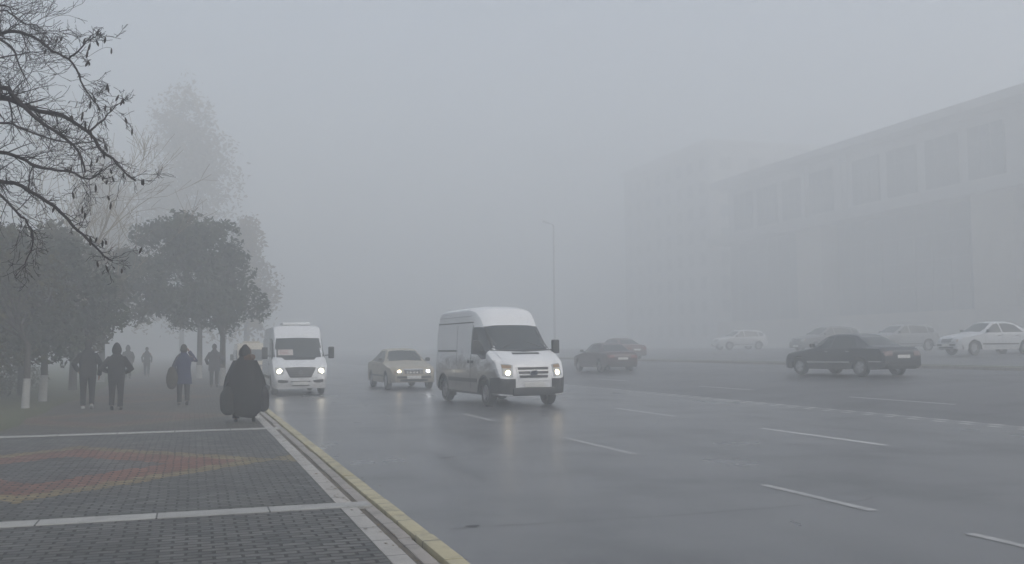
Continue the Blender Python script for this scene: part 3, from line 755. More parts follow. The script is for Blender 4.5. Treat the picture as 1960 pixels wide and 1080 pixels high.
# ---- high-roof panel van
def panel_van(loc, rz):
    root = thing('panel_van', 'white high-roof panel van with lit headlights, driving towards the camera mid-road', 'van', loc, rz)
    P = dict(x0=-2.62, x1=2.62, ra=.43, rw=.34, wheels=(1.62, -1.75), bulge=.03, zmid=.75, drop=.16, gb=.03, sm=.05,
             top=[(-2.62, 2.35), (-2.5, 2.55), (-2.2, 2.62), (0.1, 2.63), (0.55, 2.56), (0.85, 2.38), (1.12, 2.10), (1.85, 1.46), (2.05, 1.38), (2.42, 1.20), (2.54, 1.08), (2.60, .88), (2.62, .66)],
             belt=[(-2.62, 1.40), (0.8, 1.38), (1.85, 1.33), (2.3, 1.12), (2.62, .62)],
             roof=[(-2.62, .80), (-2.4, .84), (0.3, .84), (0.9, .78), (1.12, .78), (1.85, .80), (2.4, .74), (2.62, .6)],
             plan=[(-2.62, .90), (-2.5, .96), (-2.2, .985), (1.9, .985), (2.25, .95), (2.45, .90), (2.56, .83), (2.62, .76)],
             sill=[(-2.62, .42), (-2.3, .36), (2.2, .33), (2.62, .30)])
    paint = paint_mat('van_white', (0.78, 0.79, 0.80), dirt=.9, dirt_col=(0.13, 0.118, 0.105), top=1.45, floor=.35, side=.86)
    body, bvh = add_body(P, root, paint)
    underbody(P, root, .95)
    # glazing
    ws = patch(bvh, 'x', 1, [(-.70, 2.06), (-.5, 2.09), (0, 2.10), (.5, 2.09), (.70, 2.06)], [(-.90, 1.47), (-.5, 1.44), (0, 1.43), (.5, 1.44), (.90, 1.47)], 'windscreen', M_GLASS, root, .006, 20, 8)
    patch(bvh, 'x', 1, [(-.90, 1.475), (0, 1.435), (.90, 1.475)], [(-.88, 1.43), (0, 1.39), (.88, 1.43)], 'wiper_cowl', M_BLK, root, .012, 16, 2)
    for sy in (1, -1):
        mb = MB(); mb.tube([(1.93, sy * .62, 1.475), (1.78, sy * .25, 1.62), (1.74, sy * .10, 1.66)], [.014, .01, .008], 5); mb.build('wiper', M_BLK, root)
        patch(bvh, 'y', sy, [(.62, 2.05), (1.0, 2.05), (1.12, 2.0), (1.70, 1.52)], [(.62, 1.38), (1.1, 1.32), (1.45, 1.20), (1.72, 1.22)], 'door_window', M_GLASS, root, .006, 14, 8)
        patch(bvh, 'y', sy, [(1.06, 2.06), (1.15, 2.07)], [(1.62, 1.50), (1.84, 1.47)], 'pillar_trim', M_BLK, root, .010, 4, 10)
        patch(bvh, 'x', 1, [(sy * .69, 2.06), (sy * .775, 2.04)], [(sy * .89, 1.47), (sy * .93, 1.47)], 'pillar_trim', M_BLK, root, .012, 4, 10)
        patch(bvh, 'y', sy, [(.56, 2.10), (.60, 2.10)], [(.56, .45), (.60, .45)], 'door_seam', M_BLK, root, .002, 2, 16, .004)
        patch(bvh, 'y', sy, [(-.62, 2.10), (-.60, 2.10)], [(-.62, .45), (-.60, .45)], 'door_seam', M_BLK, root, .002, 2, 16, .004)
        patch(bvh, 'y', sy, [(.64, 1.17), (.80, 1.17)], [(.64, 1.10), (.80, 1.10)], 'door_handle', M_BLK, root, .02, 4, 2)
        patch(bvh, 'y', sy, [(.36, 1.17), (.50, 1.17)], [(.36, 1.10), (.50, 1.10)], 'door_handle', M_BLK, root, .02, 4, 2)
        patch(bvh, 'y', sy, [(-2.35, 1.44), (-.66, 1.44)], [(-2.35, 1.40), (-.66, 1.40)], 'door_rail', M_BLK, root, .012, 10, 1)
        patch(bvh, 'y', sy, [(-2.5, 2.20), (0.55, 2.20)], [(-2.5, 2.17), (0.55, 2.17)], 'roof_seam', M_BLK, root, .006, 20, 1)
        patch(bvh, 'y', sy, [(-2.5, 2.36), (0.35, 2.36)], [(-2.5, 2.345), (0.35, 2.345)], 'roof_seam', paint_mat('van_seam', (.35, .36, .37)), root, .006, 20, 1)
        patch(bvh, 'y', sy, [(-1.25, .70), (1.12, .70)], [(-1.25, .60), (1.12, .60)], 'side_moulding', M_BLK, root, .018, 16, 2)
        # arches and the black lower corners of the bumper
        for wx in P['wheels']:
            mb = MB(); pts = [(wx + .455 * math.cos(a), sy * .972, .34 + .455 * math.sin(a)) for a in [math.pi * k / 14 for k in range(15)]]
            mb.tube(pts, .026, 6); mb.build('wheel_arch_trim', M_BLK, root)
        patch(bvh, 'x', 1, [(sy * .50, .72), (sy * .72, .72), (sy * .93, .74)], [(sy * .50, .32), (sy * .72, .34), (sy * .93, .36)], 'bumper_corner', M_BLK, root, .02, 10, 6)
        patch(bvh, 'y', sy, [(2.06, .74), (2.5, .76)], [(2.08, .36), (2.5, .36)], 'bumper_side', M_BLK, root, .02, 8, 6)
        t, b = [(sy * .53, 1.06), (sy * .64, 1.09), (sy * .80, 1.10)], [(sy * .56, .76), (sy * .68, .76), (sy * .82, .80)]
        lamp(bvh, t, b, root, M_ON2, glow=(sy * .67, .86, .055))
        patch(bvh, 'x', 1, [(sy * .58, 1.055), (sy * .80, 1.075)], [(sy * .58, .985), (sy * .80, .99)], 'indicator', M_AMBER, root, .02, 6, 3)
        mirror_part(root, 1.45, sy * .98, 1.52, sy, .13, .36, .20, .16)
        wheel(root, 1.62, sy * .83, .34, .22, M_STEEL, 6, sy); wheel(root, -1.75, sy * .83, .34, .22, M_STEEL, 6, sy)
        fl = MB(); fl.box((-1.28, sy * .85, .30), (.02, .22, .26), bev=.005); fl.build('mud_flap', M_RUB, root)
    patch(bvh, 'x', 1, [(-.38, 1.375), (.38, 1.375)], [(-.38, 1.33), (.38, 1.33)], 'bonnet_vent', M_BLK, root, .01, 8, 1)
    g = patch(bvh, 'x', 1, [(-.46, 1.02), (.46, 1.02)], [(-.42, .66), (.42, .66)], 'grille', paint_mat('van_white_clean', (.76, .77, .78)), root, .02, 12, 6)
    for z, y in ((.975, .42), (.875, .41), (.775, .39)):
        patch(bvh, 'x', 1, [(-y, z + .030), (y, z + .030)], [(-y + .01, z - .032), (y - .01, z - .032)], 'grille_slot', M_BLK, root, .032, 10, 2)
    mb = MB(); mb.lathe([(.085, 0), (.085, .012), (.07, .02), (.001, .022)], (0, 0, 0), 'x', 20)
    for i, v in enumerate(mb.v): mb.v[i] = (v[0], v[1] * 1.35, v[2])
    e = mb.build('emblem', M_CHROME, root); e.location = (2.64, 0, .865)
    mb = MB(); mb.lathe([(.07, .02), (.001, .026)], (0, 0, 0), 'x', 20)
    for i, v in enumerate(mb.v): mb.v[i] = (v[0], v[1] * 1.35, v[2])
    mb.build('emblem_field', mat('emblem_blue', (.035, .045, .065), .3), e)
    lb = MB(); lb.box((2.62, 0, .40), (.14, 1.16, .20), bev=.04); lb.build('lower_bumper', M_BLK, root)
    pl = MB(); pl.box((2.665, 0, .565), (.012, .52, .12), bev=.004); pl = pl.build('number_plate', M_PLATE, root)
    # rear doors, simple but real
    patch(bvh, 'x', -1, *rect(-.75, -.05, 2.05, 1.4), 'rear_window', M_GLASS, root); patch(bvh, 'x', -1, *rect(.05, .75, 2.05, 1.4), 'rear_window', M_GLASS, root)
    for sy in (1, -1): patch(bvh, 'x', -1, *rect(sy * .78, sy * .88, 1.35, .8), 'tail_lamp', M_TAIL, root)
    return root
panel_van((8.50, 27.95, 0.0), R(-90 + 4.5)).scale = (1.04, 1.06, 1.065)

# ---- minibus
def minibus(loc, rz, label, paint, lit=True, name='minibus', sign=True):
    root = thing(name, label, 'minibus', loc, rz)
    P = dict(x0=-2.9, x1=2.9, ra=.42, rw=.34, wheels=(1.85, -1.75), bulge=.03, zmid=.75, drop=.14, gb=.025, sm=.05,
             top=[(-2.9, 2.3), (-2.75, 2.46), (-2.4, 2.50), (1.0, 2.50), (1.35, 2.44), (1.62, 2.18), (1.70, 2.05), (2.25, 1.36), (2.4, 1.27), (2.72, 1.06), (2.84, .88), (2.88, .7), (2.9, .55)],
             belt=[(-2.9, 1.30), (1.4, 1.30), (2.25, 1.20), (2.6, 1.02), (2.9, .5)],
             roof=[(-2.9, .82), (-2.6, .86), (1.2, .86), (1.62, .82), (2.25, .84), (2.7, .78), (2.9, .66)],
             plan=[(-2.9, .90), (-2.75, .95), (-2.4, .965), (2.2, .965), (2.55, .95), (2.75, .91), (2.85, .86), (2.9, .80)],
             sill=[(-2.9, .40), (-2.5, .32), (2.5, .28), (2.9, .24)])
    body, bvh = add_body(P, root, paint); underbody(P, root, .93)
    patch(bvh, 'x', 1, [(-.76, 2.00), (0, 2.02), (.76, 2.00)], [(-.86, 1.33), (-.5, 1.31), (0, 1.30), (.5, 1.31), (.86, 1.33)], 'windscreen', M_GLASS, root, .006, 20, 8)
    patch(bvh, 'x', 1, [(-.6, 1.315), (.6, 1.315)], [(-.52, 1.235), (.52, 1.235)], 'wiper_cowl', M_BLK, root, .014, 14, 2)
    if sign:
        s_ = patch(bvh, 'x', 1, *rect(-.72, -.20, 1.60, 1.40), 'route_board', mat('card', (.50, .46, .44), .8), root, .012, 6, 3)
        for zz in (1.55, 1.50, 1.45): patch(bvh, 'x', 1, *rect(-.66, -.30 - (zz % .1), zz + .008, zz - .008), 'route_line', mat('card_ink', (.3, .12, .12), .8), root, .020, 6, 1)
    for sy in (1, -1):
        patch(bvh, 'y', sy, [(1.02, 1.98), (1.5, 1.98), (1.62, 1.9), (2.12, 1.36)], [(1.02, 1.27), (1.5, 1.24), (1.8, 1.2), (2.14, 1.24)], 'door_window', M_GLASS, root, .006, 12, 8)
        for a, b in ((-2.65, -1.5), (-1.4, -.25), (-.15, .9)):
            patch(bvh, 'y', sy, *rect(a, b, 1.98, 1.34), 'side_window', M_GLASS, root, .006, 10, 5)
        patch(bvh, 'y', sy, [(.94, 2.02), (.96, 2.02)], [(.94, .4), (.96, .4)], 'door_seam', M_BLK, root, .002, 2, 14, .004)
        patch(bvh, 'y', sy, *rect(1.05, 1.2, 1.1, 1.05), 'door_handle', M_BLK, root, .02, 4, 1)
        patch(bvh, 'y', sy, *rect(-1.3, 1.38, .66, .56), 'side_moulding', M_BLK, root, .016, 12, 1)
        t, b = [(sy * .55, .93), (sy * .70, .97), (sy * .86, .98)], [(sy * .58, .74), (sy * .72, .72), (sy * .86, .76)]
        lamp(bvh, t, b, root, M_ON if lit else None, glow=(sy * .71, .83, .072))
        patch(bvh, 'x', 1, [(sy * .42, .52), (sy * .6, .54), (sy * .78, .55)], [(sy * .46, .45), (sy * .6, .43), (sy * .78, .46)], 'fog_lamp_slot', M_BLK, root, .014, 8, 2)
        mirror_part(root, 2.0, sy * .97, 1.48, sy, .14, .42, .20, .20)
        wheel(root, 1.85, sy * .82, .34, .21, M_STEEL, 6, sy); wheel(root, -1.75, sy * .82, .34, .21, M_STEEL, 6, sy)
        patch(bvh, 'x', -1, *rect(sy * .78, sy * .88, 1.25, .8), 'tail_lamp', M_TAIL, root)
    patch(bvh, 'x', 1, [(-.54, .965), (0, .985), (.54, .965)], [(-.36, .62), (.36, .62)], 'grille', M_BLK, root, .014, 14, 6)
    for z in (.70, .77, .84, .91): patch(bvh, 'x', 1, *rect(-.36 - (z - .66) * .3, .36 + (z - .66) * .3, z + .008, z - .008), 'grille_bar', mat('grille_grey', (.16, .16, .17), .4), root, .024, 8, 1)
    mb = MB(); mb.lathe([(.075, 0), (.075, .015), (.06, .015), (.06, 0)], (0, 0, 0), 'x', 20)
    for a in (90, 210, 330): mb.box((.008, .032 * math.cos(R(a)), .032 * math.sin(R(a))), (.01, .064, .010), Matrix.Rotation(R(a), 3, 'X'))
    e = mb.build('emblem', M_CHROME, root); e.location = (2.90, 0, .80)
    patch(bvh, 'x', 1, *rect(-.34, .34, .50, .46), 'bumper_slot', M_BLK, root, .014, 6, 1)
    patch(bvh, 'x', 1, *rect(-.30, .30, .36, .32), 'bumper_slot', M_BLK, root, .014, 6, 1)
    mb = MB(); mb.box((2.915, 0, .42), (.012, .52, .11), bev=.004); mb.build('number_plate', M_PLATE, root)
    mb = MB(); mb.box((.7, 0, 2.53), (1.0, 1.0, .12), bev=.05); mb.build('roof_vent', paint, root)
    patch(bvh, 'x', -1, *rect(-.8, .8, 2.0, 1.35), 'rear_window', M_GLASS, root)
    return root
minibus((3.62, 38.3, 0.0), R(-90), 'white minibus with lit headlights beside the kerb, route card in its windscreen', paint_mat('minibus_white', (0.74, 0.76, 0.78), dirt=.5, top=.8))
minibus((3.15, 58.5, 0.0), R(-90), 'cream minibus mostly hidden behind the white one at the kerb', paint_mat('minibus_cream', (0.62, 0.56, 0.44), dirt=.3, top=.8), lit=False, sign=False).scale = (.95, .92, .80)

# ---- saloon cars
def saloon(name, label, cat, loc, rz, paint, kind='sedan', front=None, rear=None, rim=M_STEEL, group=None, box_grille=True, Lf=1.0, chrome=False):
    root = thing(name, label, cat, loc, rz, group)
    if kind == 'sedan':
        P = dict(x0=-2.3, x1=2.3, ra=.36, rw=.31, wheels=(1.42, -1.33), bulge=.045, zmid=.55, drop=.06, gb=.02, sm=.09,
             top=[(-2.3, .70), (-2.26, .90), (-2.15, .98), (-1.62, 1.02), (-1.0, 1.36), (-.7, 1.42), (-.1, 1.44), (.28, 1.39), (.98, .98), (1.3, .93), (2.0, .82), (2.2, .74), (2.28, .62), (2.3, .5)],
             belt=[(-2.3, .66), (-2.1, .90), (-1.3, .93), (.9, .90), (2.0, .74), (2.3, .46)],
             roof=[(-2.3, .7), (-1.7, .74), (-1.0, .56), (.2, .56), (.9, .70), (1.9, .72), (2.3, .62)],
             plan=[(-2.3, .74), (-2.2, .82), (-1.8, .865), (0, .88), (1.7, .865), (2.1, .80), (2.25, .72), (2.3, .66)],
             sill=[(-2.3, .36), (-2.0, .24), (1.9, .22), (2.3, .26)])
        G = dict(ws=([(-.50, 1.34), (0, 1.37), (.50, 1.34)], [(-.70, .98), (0, 1.01), (.70, .98)]), rw_=([(-.5, 1.32), (.5, 1.32)], [(-.66, 1.03), (.66, 1.03)]),
                 side=[([(-.02, 1.33), (.22, 1.31), (.76, .98)], [(-.02, .95), (.4, .95), (.80, .95)]), ([(-.92, 1.27), (-.5, 1.34), (-.1, 1.34)], [(-1.22, .97), (-.6, .96), (-.1, .95)])])
        seams = (.86, -.06, -1.0); hl = (.42, .64, .69, .55)
    else:   # tall wagon / crossover
        P = dict(x0=-2.3, x1=2.3, ra=.41, rw=.36, wheels=(1.42, -1.38), bulge=.045, zmid=.65, drop=.07, gb=.02, sm=.08,
             top=[(-2.3, .9), (-2.25, 1.15), (-2.0, 1.5), (-1.7, 1.62), (-1.0, 1.68), (-.1, 1.68), (.28, 1.60), (1.05, 1.14), (1.4, 1.08), (2.0, .98), (2.2, .88), (2.28, .74), (2.3, .6)],
             belt=[(-2.3, .8), (-2.1, 1.10), (-1.3, 1.08), (.9, 1.03), (2.0, .88), (2.3, .56)],
             roof=[(-2.3, .66), (-1.9, .60), (-1.0, .64), (.2, .62), (.95, .76), (1.9, .78), (2.3, .68)],
             plan=[(-2.3, .78), (-2.2, .86), (-1.8, .90), (0, .92), (1.7, .91), (2.1, .85), (2.25, .77), (2.3, .7)],
             sill=[(-2.3, .42), (-2.0, .32), (1.9, .30), (2.3, .30)])
        G = dict(ws=([(-.56, 1.55), (0, 1.58), (.56, 1.55)], [(-.76, 1.14), (0, 1.17), (.76, 1.14)]), rw_=([(-.54, 1.5), (.54, 1.5)], [(-.66, 1.18), (.66, 1.18)]),
                 side=[([(-.02, 1.55), (.2, 1.53), (.80, 1.12)], [(-.02, 1.10), (.4, 1.09), (.86, 1.08)]), ([(-1.35, 1.50), (-.6, 1.57), (-.1, 1.56)], [(-1.4, 1.13), (-.6, 1.11), (-.1, 1.10)]), ([(-1.95, 1.38), (-1.45, 1.50)], [(-1.85, 1.16), (-1.48, 1.14)])])
        seams = (.92, -.06, -1.0); hl = (.50, .74, .88, .70)
    body, bvh = add_body(P, root, paint); underbody(P, root, .86)
    patch(bvh, 'x', 1, *G['ws'], 'windscreen', M_GLASS, root, .005, 16, 8)
    patch(bvh, 'x', -1, *G['rw_'], 'rear_window', M_GLASS, root, .005, 12, 6)
    for sy in (1, -1):
        for t, b in G['side']: patch(bvh, 'y', sy, t, b, 'side_window', M_GLASS, root, .005, 10, 5)
        for x in seams: patch(bvh, 'y', sy, [(x, .92), (x + .012, .92)], [(x, .30), (x + .012, .30)], 'door_seam', M_BLK, root, .0015, 1, 10, .004)
        for x in (.0, -.95): patch(bvh, 'y', sy, *rect(x + .02, x + .18, .84, .81), 'door_handle', M_CHROME if chrome else M_BLK, root, .018, 4, 1)
        a, b = P['wheels'][1] + P['ra'] + .04, P['wheels'][0] - P['ra'] - .04
        patch(bvh, 'y', sy, *rect(a, b, .50, .44), 'side_moulding', M_CHROME if chrome else M_BLK, root, .014, 12, 1)
        if chrome: patch(bvh, 'y', sy, *rect(-2.2, P['wheels'][1] - P['ra'] - .03, .52, .48), 'bumper_trim', M_CHROME, root, .016, 8, 1)
        mirror_part(root, .72, sy * .80, G['ws'][1][0][1] + .05, sy, .10, .13, .17, .10)
        for wx in P['wheels']: wheel(root, wx, sy * (.76 if kind == 'sedan' else .80), P['rw'], .19, rim, 5, sy)
        y0, y1, z1, z0 = hl
        lamp(bvh, [(sy * y0, z1), (sy * y1, z1 - .01)], [(sy * y0, z0), (sy * y1, z0 + .02)], root, (front[0 if sy > 0 else 1] if front else None), glow=(sy * (y0 + y1) / 2, (z0 + z1) / 2, .05))
        patch(bvh, 'x', 1, *rect(sy * (y1 + .008), sy * (y1 + .05), z1 - .02, z0 + .02), 'indicator', M_AMBER, root, .012, 2, 2)
        zt = z1 + .12
        patch(bvh, 'x', -1, *rect(sy * .44, sy * .76, zt + .02, zt - .13), 'tail_lamp', rear or M_TAIL, root, .014, 6, 3)
    zg1, zg0 = hl[2] + .0, hl[3] - .0
    g = patch(bvh, 'x', 1, *rect(-.34, .34, zg1, zg0), 'grille', M_BLK, root, .02, 8, 3)
    for y in (-.24, -.12, 0, .12, .24): patch(bvh, 'x', 1, *rect(y - .008, y + .008, zg1 - .01, zg0 + .01), 'grille_bar', M_CHROME, root, .028, 1, 2)
    patch(bvh, 'x', 1, *rect(-.37, .37, zg1 + .03, zg1), 'grille_trim', M_CHROME, root, .03, 6, 1)
    patch(bvh, 'x', 1, *rect(-.62, .62, .47, .40), 'bumper_strip', M_BLK, root, .022, 12, 2)
    patch(bvh, 'x', 1, *rect(-.50, .50, .36, .29), 'air_intake', M_BLK, root, .012, 10, 2)
    patch(bvh, 'x', -1, *rect(-.66, .66, .50, .43), 'bumper_strip', M_BLK, root, .022, 12, 2)
    for s_ in (1, -1):
        h = bvh.ray_cast(Vector((s_ * 9, 0, .55)), Vector((-s_, 0, 0)))[0]
        zz = .43 if s_ > 0 else .66
        mb = MB(); mb.box((h.x + s_ * .035, 0, zz), (.012, .52, .11), bev=.004); mb.build('number_plate', M_PLATE, root)
    return root
beige = paint_mat('champagne_paint', (0.37, 0.335, 0.26), dirt=.5, top=.7, floor=.2, rough=.4)
saloon('sedan', 'champagne sedan with lit headlights following behind the white van', 'car', (8.12, 40.3, 0), R(-90 + 1.5), beige, front=(M_ONW, M_ON2)).scale = (1.05, 1.08, 1.12)
s_ = saloon('sedan', 'long dark sedan with pale wheels driving away on the far carriageway at right', 'car', (21.9, 29.6, gz(21.9)), R(90 + 6), paint_mat('navy_paint', (0.022, 0.028, 0.036), dirt=.25, top=.6), rim=M_CHROME, chrome=True, rear=mat('smoked_lens', (.20, .15, .15), .25))
s_.scale = (1.09, 1.03, 1.02)
saloon('sedan', 'dark red sedan driving away into the fog right of the white van', 'car', (19.7, 46.2, gz(19.7)), R(90), paint_mat('maroon_paint', (0.055, 0.030, 0.034)), rear=M_TAIL)
saloon('sedan', 'dull red car fading in the fog beyond the dark red sedan', 'car', (27.2, 61.5, .7), R(100), paint_mat('red_paint', (0.09, 0.04, 0.042)), rear=M_TAIL)
G2 = 'cars parked in front of the building'
wht = paint_mat('parked_white', (0.56, 0.58, 0.60), dirt=.3, top=.8)
saloon('parked_car', 'white car parked nose to the road at the right edge', 'car', (37.0, 39.1, gz(36.5)), R(180 - 4), wht, group=G2).scale = (1.04, 1.04, 1.13)
saloon('parked_car', 'silver crossover parked behind the long dark sedan, pale windscreen showing over its boot', 'car', (41.5, 51.0, gz(41)), R(180), paint_mat('silver_paint', (.24, .25, .26)), kind='suv', group=G2)
saloon('parked_car', 'dark grey car parked left of the silver crossover, above the dark sedan bonnet', 'car', (39.0, 55.0, gz(39)), R(182), paint_mat('grey_paint', (.14, .145, .15)), kind='suv', group=G2)
saloon('parked_car', 'faint white car parked in the fog, farthest left of the parked row', 'car', (44.5, 75, gz(44)), R(180), paint_mat('dull_white', (.5, .51, .52)), kind='suv', group=G2)
# ------------------------------------------------------------------ people (local +y is the way they face, z = 0 the ground)
M_SKIN = mat('skin', (0.34, 0.20, 0.14), .55, var=.06)
def skinned(V, E, Rr, name, material, parent, sub=1):
    me = bpy.data.meshes.new(name); me.from_pydata(V, E, []); o = bpy.data.objects.new(name, me); COL.objects.link(o)
    md = o.modifiers.new('s', 'SKIN'); md.use_smooth_shade = True
    for i, r in enumerate(Rr): me.skin_vertices[0].data[i].radius = (r, r)
    me.skin_vertices[0].data[0].use_root = True
    if sub: sd = o.modifiers.new('u', 'SUBSURF'); sd.levels = sub; sd.render_levels = sub
    dg = bpy.context.evaluated_depsgraph_get(); m2 = bpy.data.meshes.new_from_object(o.evaluated_get(dg))
    bpy.data.objects.remove(o)
    m2.materials.clear(); m2.materials.append(material); m2.shade_smooth()
    n = bpy.data.objects.new(name, m2); COL.objects.link(n); n.parent = parent
    return n
def person(label, loc, rz, h=1.72, coat=(.03, .03, .035), legs=(.02, .02, .024), hem=.80, skirt=.20, stride=.16, lead=1, armL=None, armR=None, hood=False, hat=None,
           hair=(.03, .022, .018), hairlen=.0, shoes=(.02, .02, .02), bulk=1.0, lean=0.0, fur=None, group=None, legw=1.0, trouser_hem=.09, fingers=True, prof=None, spread=0.0):
    k = h / 1.75
    root = thing('person', label, 'person', loc, rz, group)
    mc = mat('cloth_%02d%02d%02d' % tuple(int(c * 250) for c in coat), coat, .85, var=.25, scale=9, bump=.25)
    ml = mat('cloth_%02d%02d%02d' % tuple(int(c * 250) for c in legs), legs, .85, var=.2, scale=9)
    mh = mat('hair_%02d%02d%02d' % tuple(int(c * 250) for c in hair), hair, .6, var=.3, scale=25)
    ms = mat('shoe_%02d%02d%02d' % tuple(int(c * 250) for c in shoes), shoes, .6)
    ly = lambda z: lean * max(0, (z - .9)) ** 1.2
    def J(x, y, z): return (x * k, (y + ly(z)) * k, z * k)
    # arm targets: (elbow, wrist) in body units
    aL = armL or ((-.27, -.04, 1.14), (-.25, .06, .88)); aR = armR or ((.27, -.04, 1.14), (.25, .06, .88))
    ft = {-1: lead * stride, 1: -lead * stride}
    V = [J(0, 0, .95), J(0, 0, 1.12), J(0, .01, 1.30), J(0, 0, 1.43), J(0, 0, 1.52), J(0, .015, 1.60), J(0, .012, 1.69)]
    Rr = [.125, .12, .13, .085, .052, .085, .075]
    E = [(0, 1), (1, 2), (2, 3), (3, 4), (4, 5), (5, 6)]
    def add(p, r, par): V.append(p); Rr.append(r); E.append((par, len(V) - 1)); return len(V) - 1
    add(J(0, .105, 1.605), .014, 5)   # nose
    for s in (-1, 1): add(J(s * .088, .0, 1.61), .014, 5)   # ears
    hands = {}
    for s, (el, wr) in ((-1, aL), (1, aR)):
        a = add(J(s * .17, 0, 1.40), .062, 2); b = add(J(*el), .043, a); c = add(J(*wr), .028, b)
        e = Vector(J(*el)); w_ = Vector(J(*wr)); d = (w_ - e).normalized()
        palm = w_ + d * .075; pi = add(tuple(palm), .028, c); hands[s] = palm
        if fingers:
            sd = Vector((0, 1, 0)); sd = (sd - d * sd.dot(d)).normalized(); inw = d.cross(sd) * -s
            for i, L in enumerate((.066, .074, .069, .054)):
                b0 = palm + d * .012 + sd * (.026 - i * .018)
                m_ = b0 + d * L * .55; t_ = m_ + (d * .6 + Vector((-s * .55, 0, 0))).normalized() * L * .45
                q1 = add(tuple(m_), .0095, pi); add(tuple(t_), .008, q1)
            th = add(tuple(w_ + d * .035 + sd * .042), .011, c); add(tuple(w_ + d * .075 + sd * .058), .009, th)
    for s in (-1, 1):
        y = ft[s]; hip = add(J(s * .095, 0, .90), .092, 0)
        back = .05 if y < 0 else 0
        kn = add(J(s * (.10 + spread * .6), y * .45 + .03, .50), .058, hip); an = add(J(s * (.10 + spread), y - .02, .09 + back), .04, kn)
        add(J(s * (.105 + spread), y + .12, .035 + back * .3), .032, an)
    body = skinned(V, E, [r * k for r in Rr], 'body', M_SKIN, root, 1)
    # trousers
    mb = MB()
    for s in (-1, 1):
        y = ft[s]; back = .05 if y < 0 else 0
        P = [J(s * .085, 0, .98), J(s * .098, y * .12, .82), J(s * (.102 + spread * .6), y * .45 + .03, .50), J(s * (.102 + spread * .85), y * .75, .28), J(s * (.10 + spread), y - .02, trouser_hem + back)]
        mb.tube(P, [r * k * legw for r in (.118, .105, .078, .068, .066)], 14)
    mb.build('trousers', ml, root)
    # shoes
    for s in (-1, 1):
        y = ft[s]; back = .05 if y < 0 else 0; mb = MB()
        rot = Matrix.Rotation(-.5 if back else 0, 3, 'X')
        def fn(d, q): return Vector((q.x * (1.05 if d.y > 0 else .85), q.y, max(q.z, -.03) * (1.0 if d.y < .2 else .75)))
        mb.blob((0, 0, 0), (.048 * k, .135 * k, .055 * k), 14, 8, fn)
        mb.v = [tuple(rot @ Vector(v) + Vector(J(s * (.104 + spread), y + .045, .035 + back * .55))) for v in mb.v]
        mb.build('shoe', ms, root)
    # coat: lofted trunk and two sleeves
    mb = MB(); B = bulk; rings = []; wv = .055 if prof else 0.0
    prof = prof or [(hem, skirt, skirt * .82), (hem + .012, skirt + .006, skirt * .82 + .006), (hem + (1.0 - hem) * .5, (skirt + .19 * B) / 2 + .01, .155 * B), (1.0, .195 * B, .15 * B), (1.12, .19 * B, .148 * B), (1.25, .212 * B, .158 * B),
            (1.34, .205 * B, .15 * B), (1.41, .165 * B, .125 * B), (1.47, .125, .105), (1.52, .085, .085), (1.555, .078, .08)]
    for z, a, b in prof: x_, y_, z_ = J(0, 0, z); rings.append((x_, y_, z_, a * k, b * k))
    q = random.Random(int(abs(loc[0] * 100) + loc[1])); mb.loft(rings)
    def fold(v):
        t = math.atan2(v[1], v[0]); f = 1 + q.uniform(-.02, .02) + wv * math.sin(3 * t + v[2] * 7) + wv * .6 * math.sin(7 * t - v[2] * 4)
        return (v[0] * f, v[1] * f, v[2] + wv * .5 * math.sin(2 * t) * (v[2] < .4))
    mb.v = [fold(v) for v in mb.v]
    for s, (el, wr) in ((-1, aL), (1, aR)):
        sh = Vector(J(s * .150 * B, 0, 1.365)); e = Vector(J(*el)); w_ = Vector(J(*wr)); ro = .075 * B
        mb.tube([sh + Vector((-s * .06, 0, .0)), sh, sh.lerp(e, .5), e, e.lerp(w_, .5), w_], [.07 * k, ro * k, ro * .95 * k, ro * .86 * k, ro * .78 * k, ro * .66 * k], 12)
    mb.build('coat', mc, root)
    hx, hy, hz_ = J(0, .012, 1.635)
    if hood or hat:
        m_ = mc if hood else mat('hat_%02d' % int(hat[0] * 250), hat, .9, var=.3, scale=30, bump=.4); mb = MB()
        def fh(d, q_):
            f = 1.0
            if d.y > .55 and d.z < .45: q_ = Vector((q_.x, q_.y * .55, q_.z))
            if d.z > .6: q_ = q_ + Vector((0, -.01, (.05 if hood else .05) * (d.z - .6) / .4))
            return q_
        mb.blob((hx, hy - .01, hz_ - (.04 if hood else -.045)), (.125 * k, .135 * k, (.158 if hood else .10) * k), 16, 12, fh)
        mb.build('hood' if hood else 'hat', m_, root)
    if not hood:
        mb = MB()
        def fr(d, q_):
            if d.y > .45 and d.z < .55: q_ = Vector((q_.x * .9, q_.y * .55, q_.z))
            if d.z < -.2 and hairlen: q_ = Vector((q_.x * 1.15, q_.y - .02, q_.z * (1 + hairlen)))
            return q_
        mb.blob((hx, hy - .012, hz_ + .012), (.096 * k, .108 * k, .125 * k), 16, 12, fr); mb.build('hair', mh, root)
    if fur:
        mf = mat('fur_trim', fur, .95, var=.5, scale=40, bump=1.0); mb = MB()
        pts = [J(.115 * math.sin(t), .035, 1.60 + .145 * math.cos(t)) for t in [2 * math.pi * i / 16 for i in range(17)]]
        mb.tube(pts, .028 * k, 8)
        mb.tube([J(-.02, -.12, 1.47), J(.10, -.12, 1.50), J(.17, -.04, 1.50), J(.15, .07, 1.48)], [.05 * k, .075 * k, .07 * k, .04 * k], 10); mb.build('fur_trim', mf, root)
    return root, hands, k
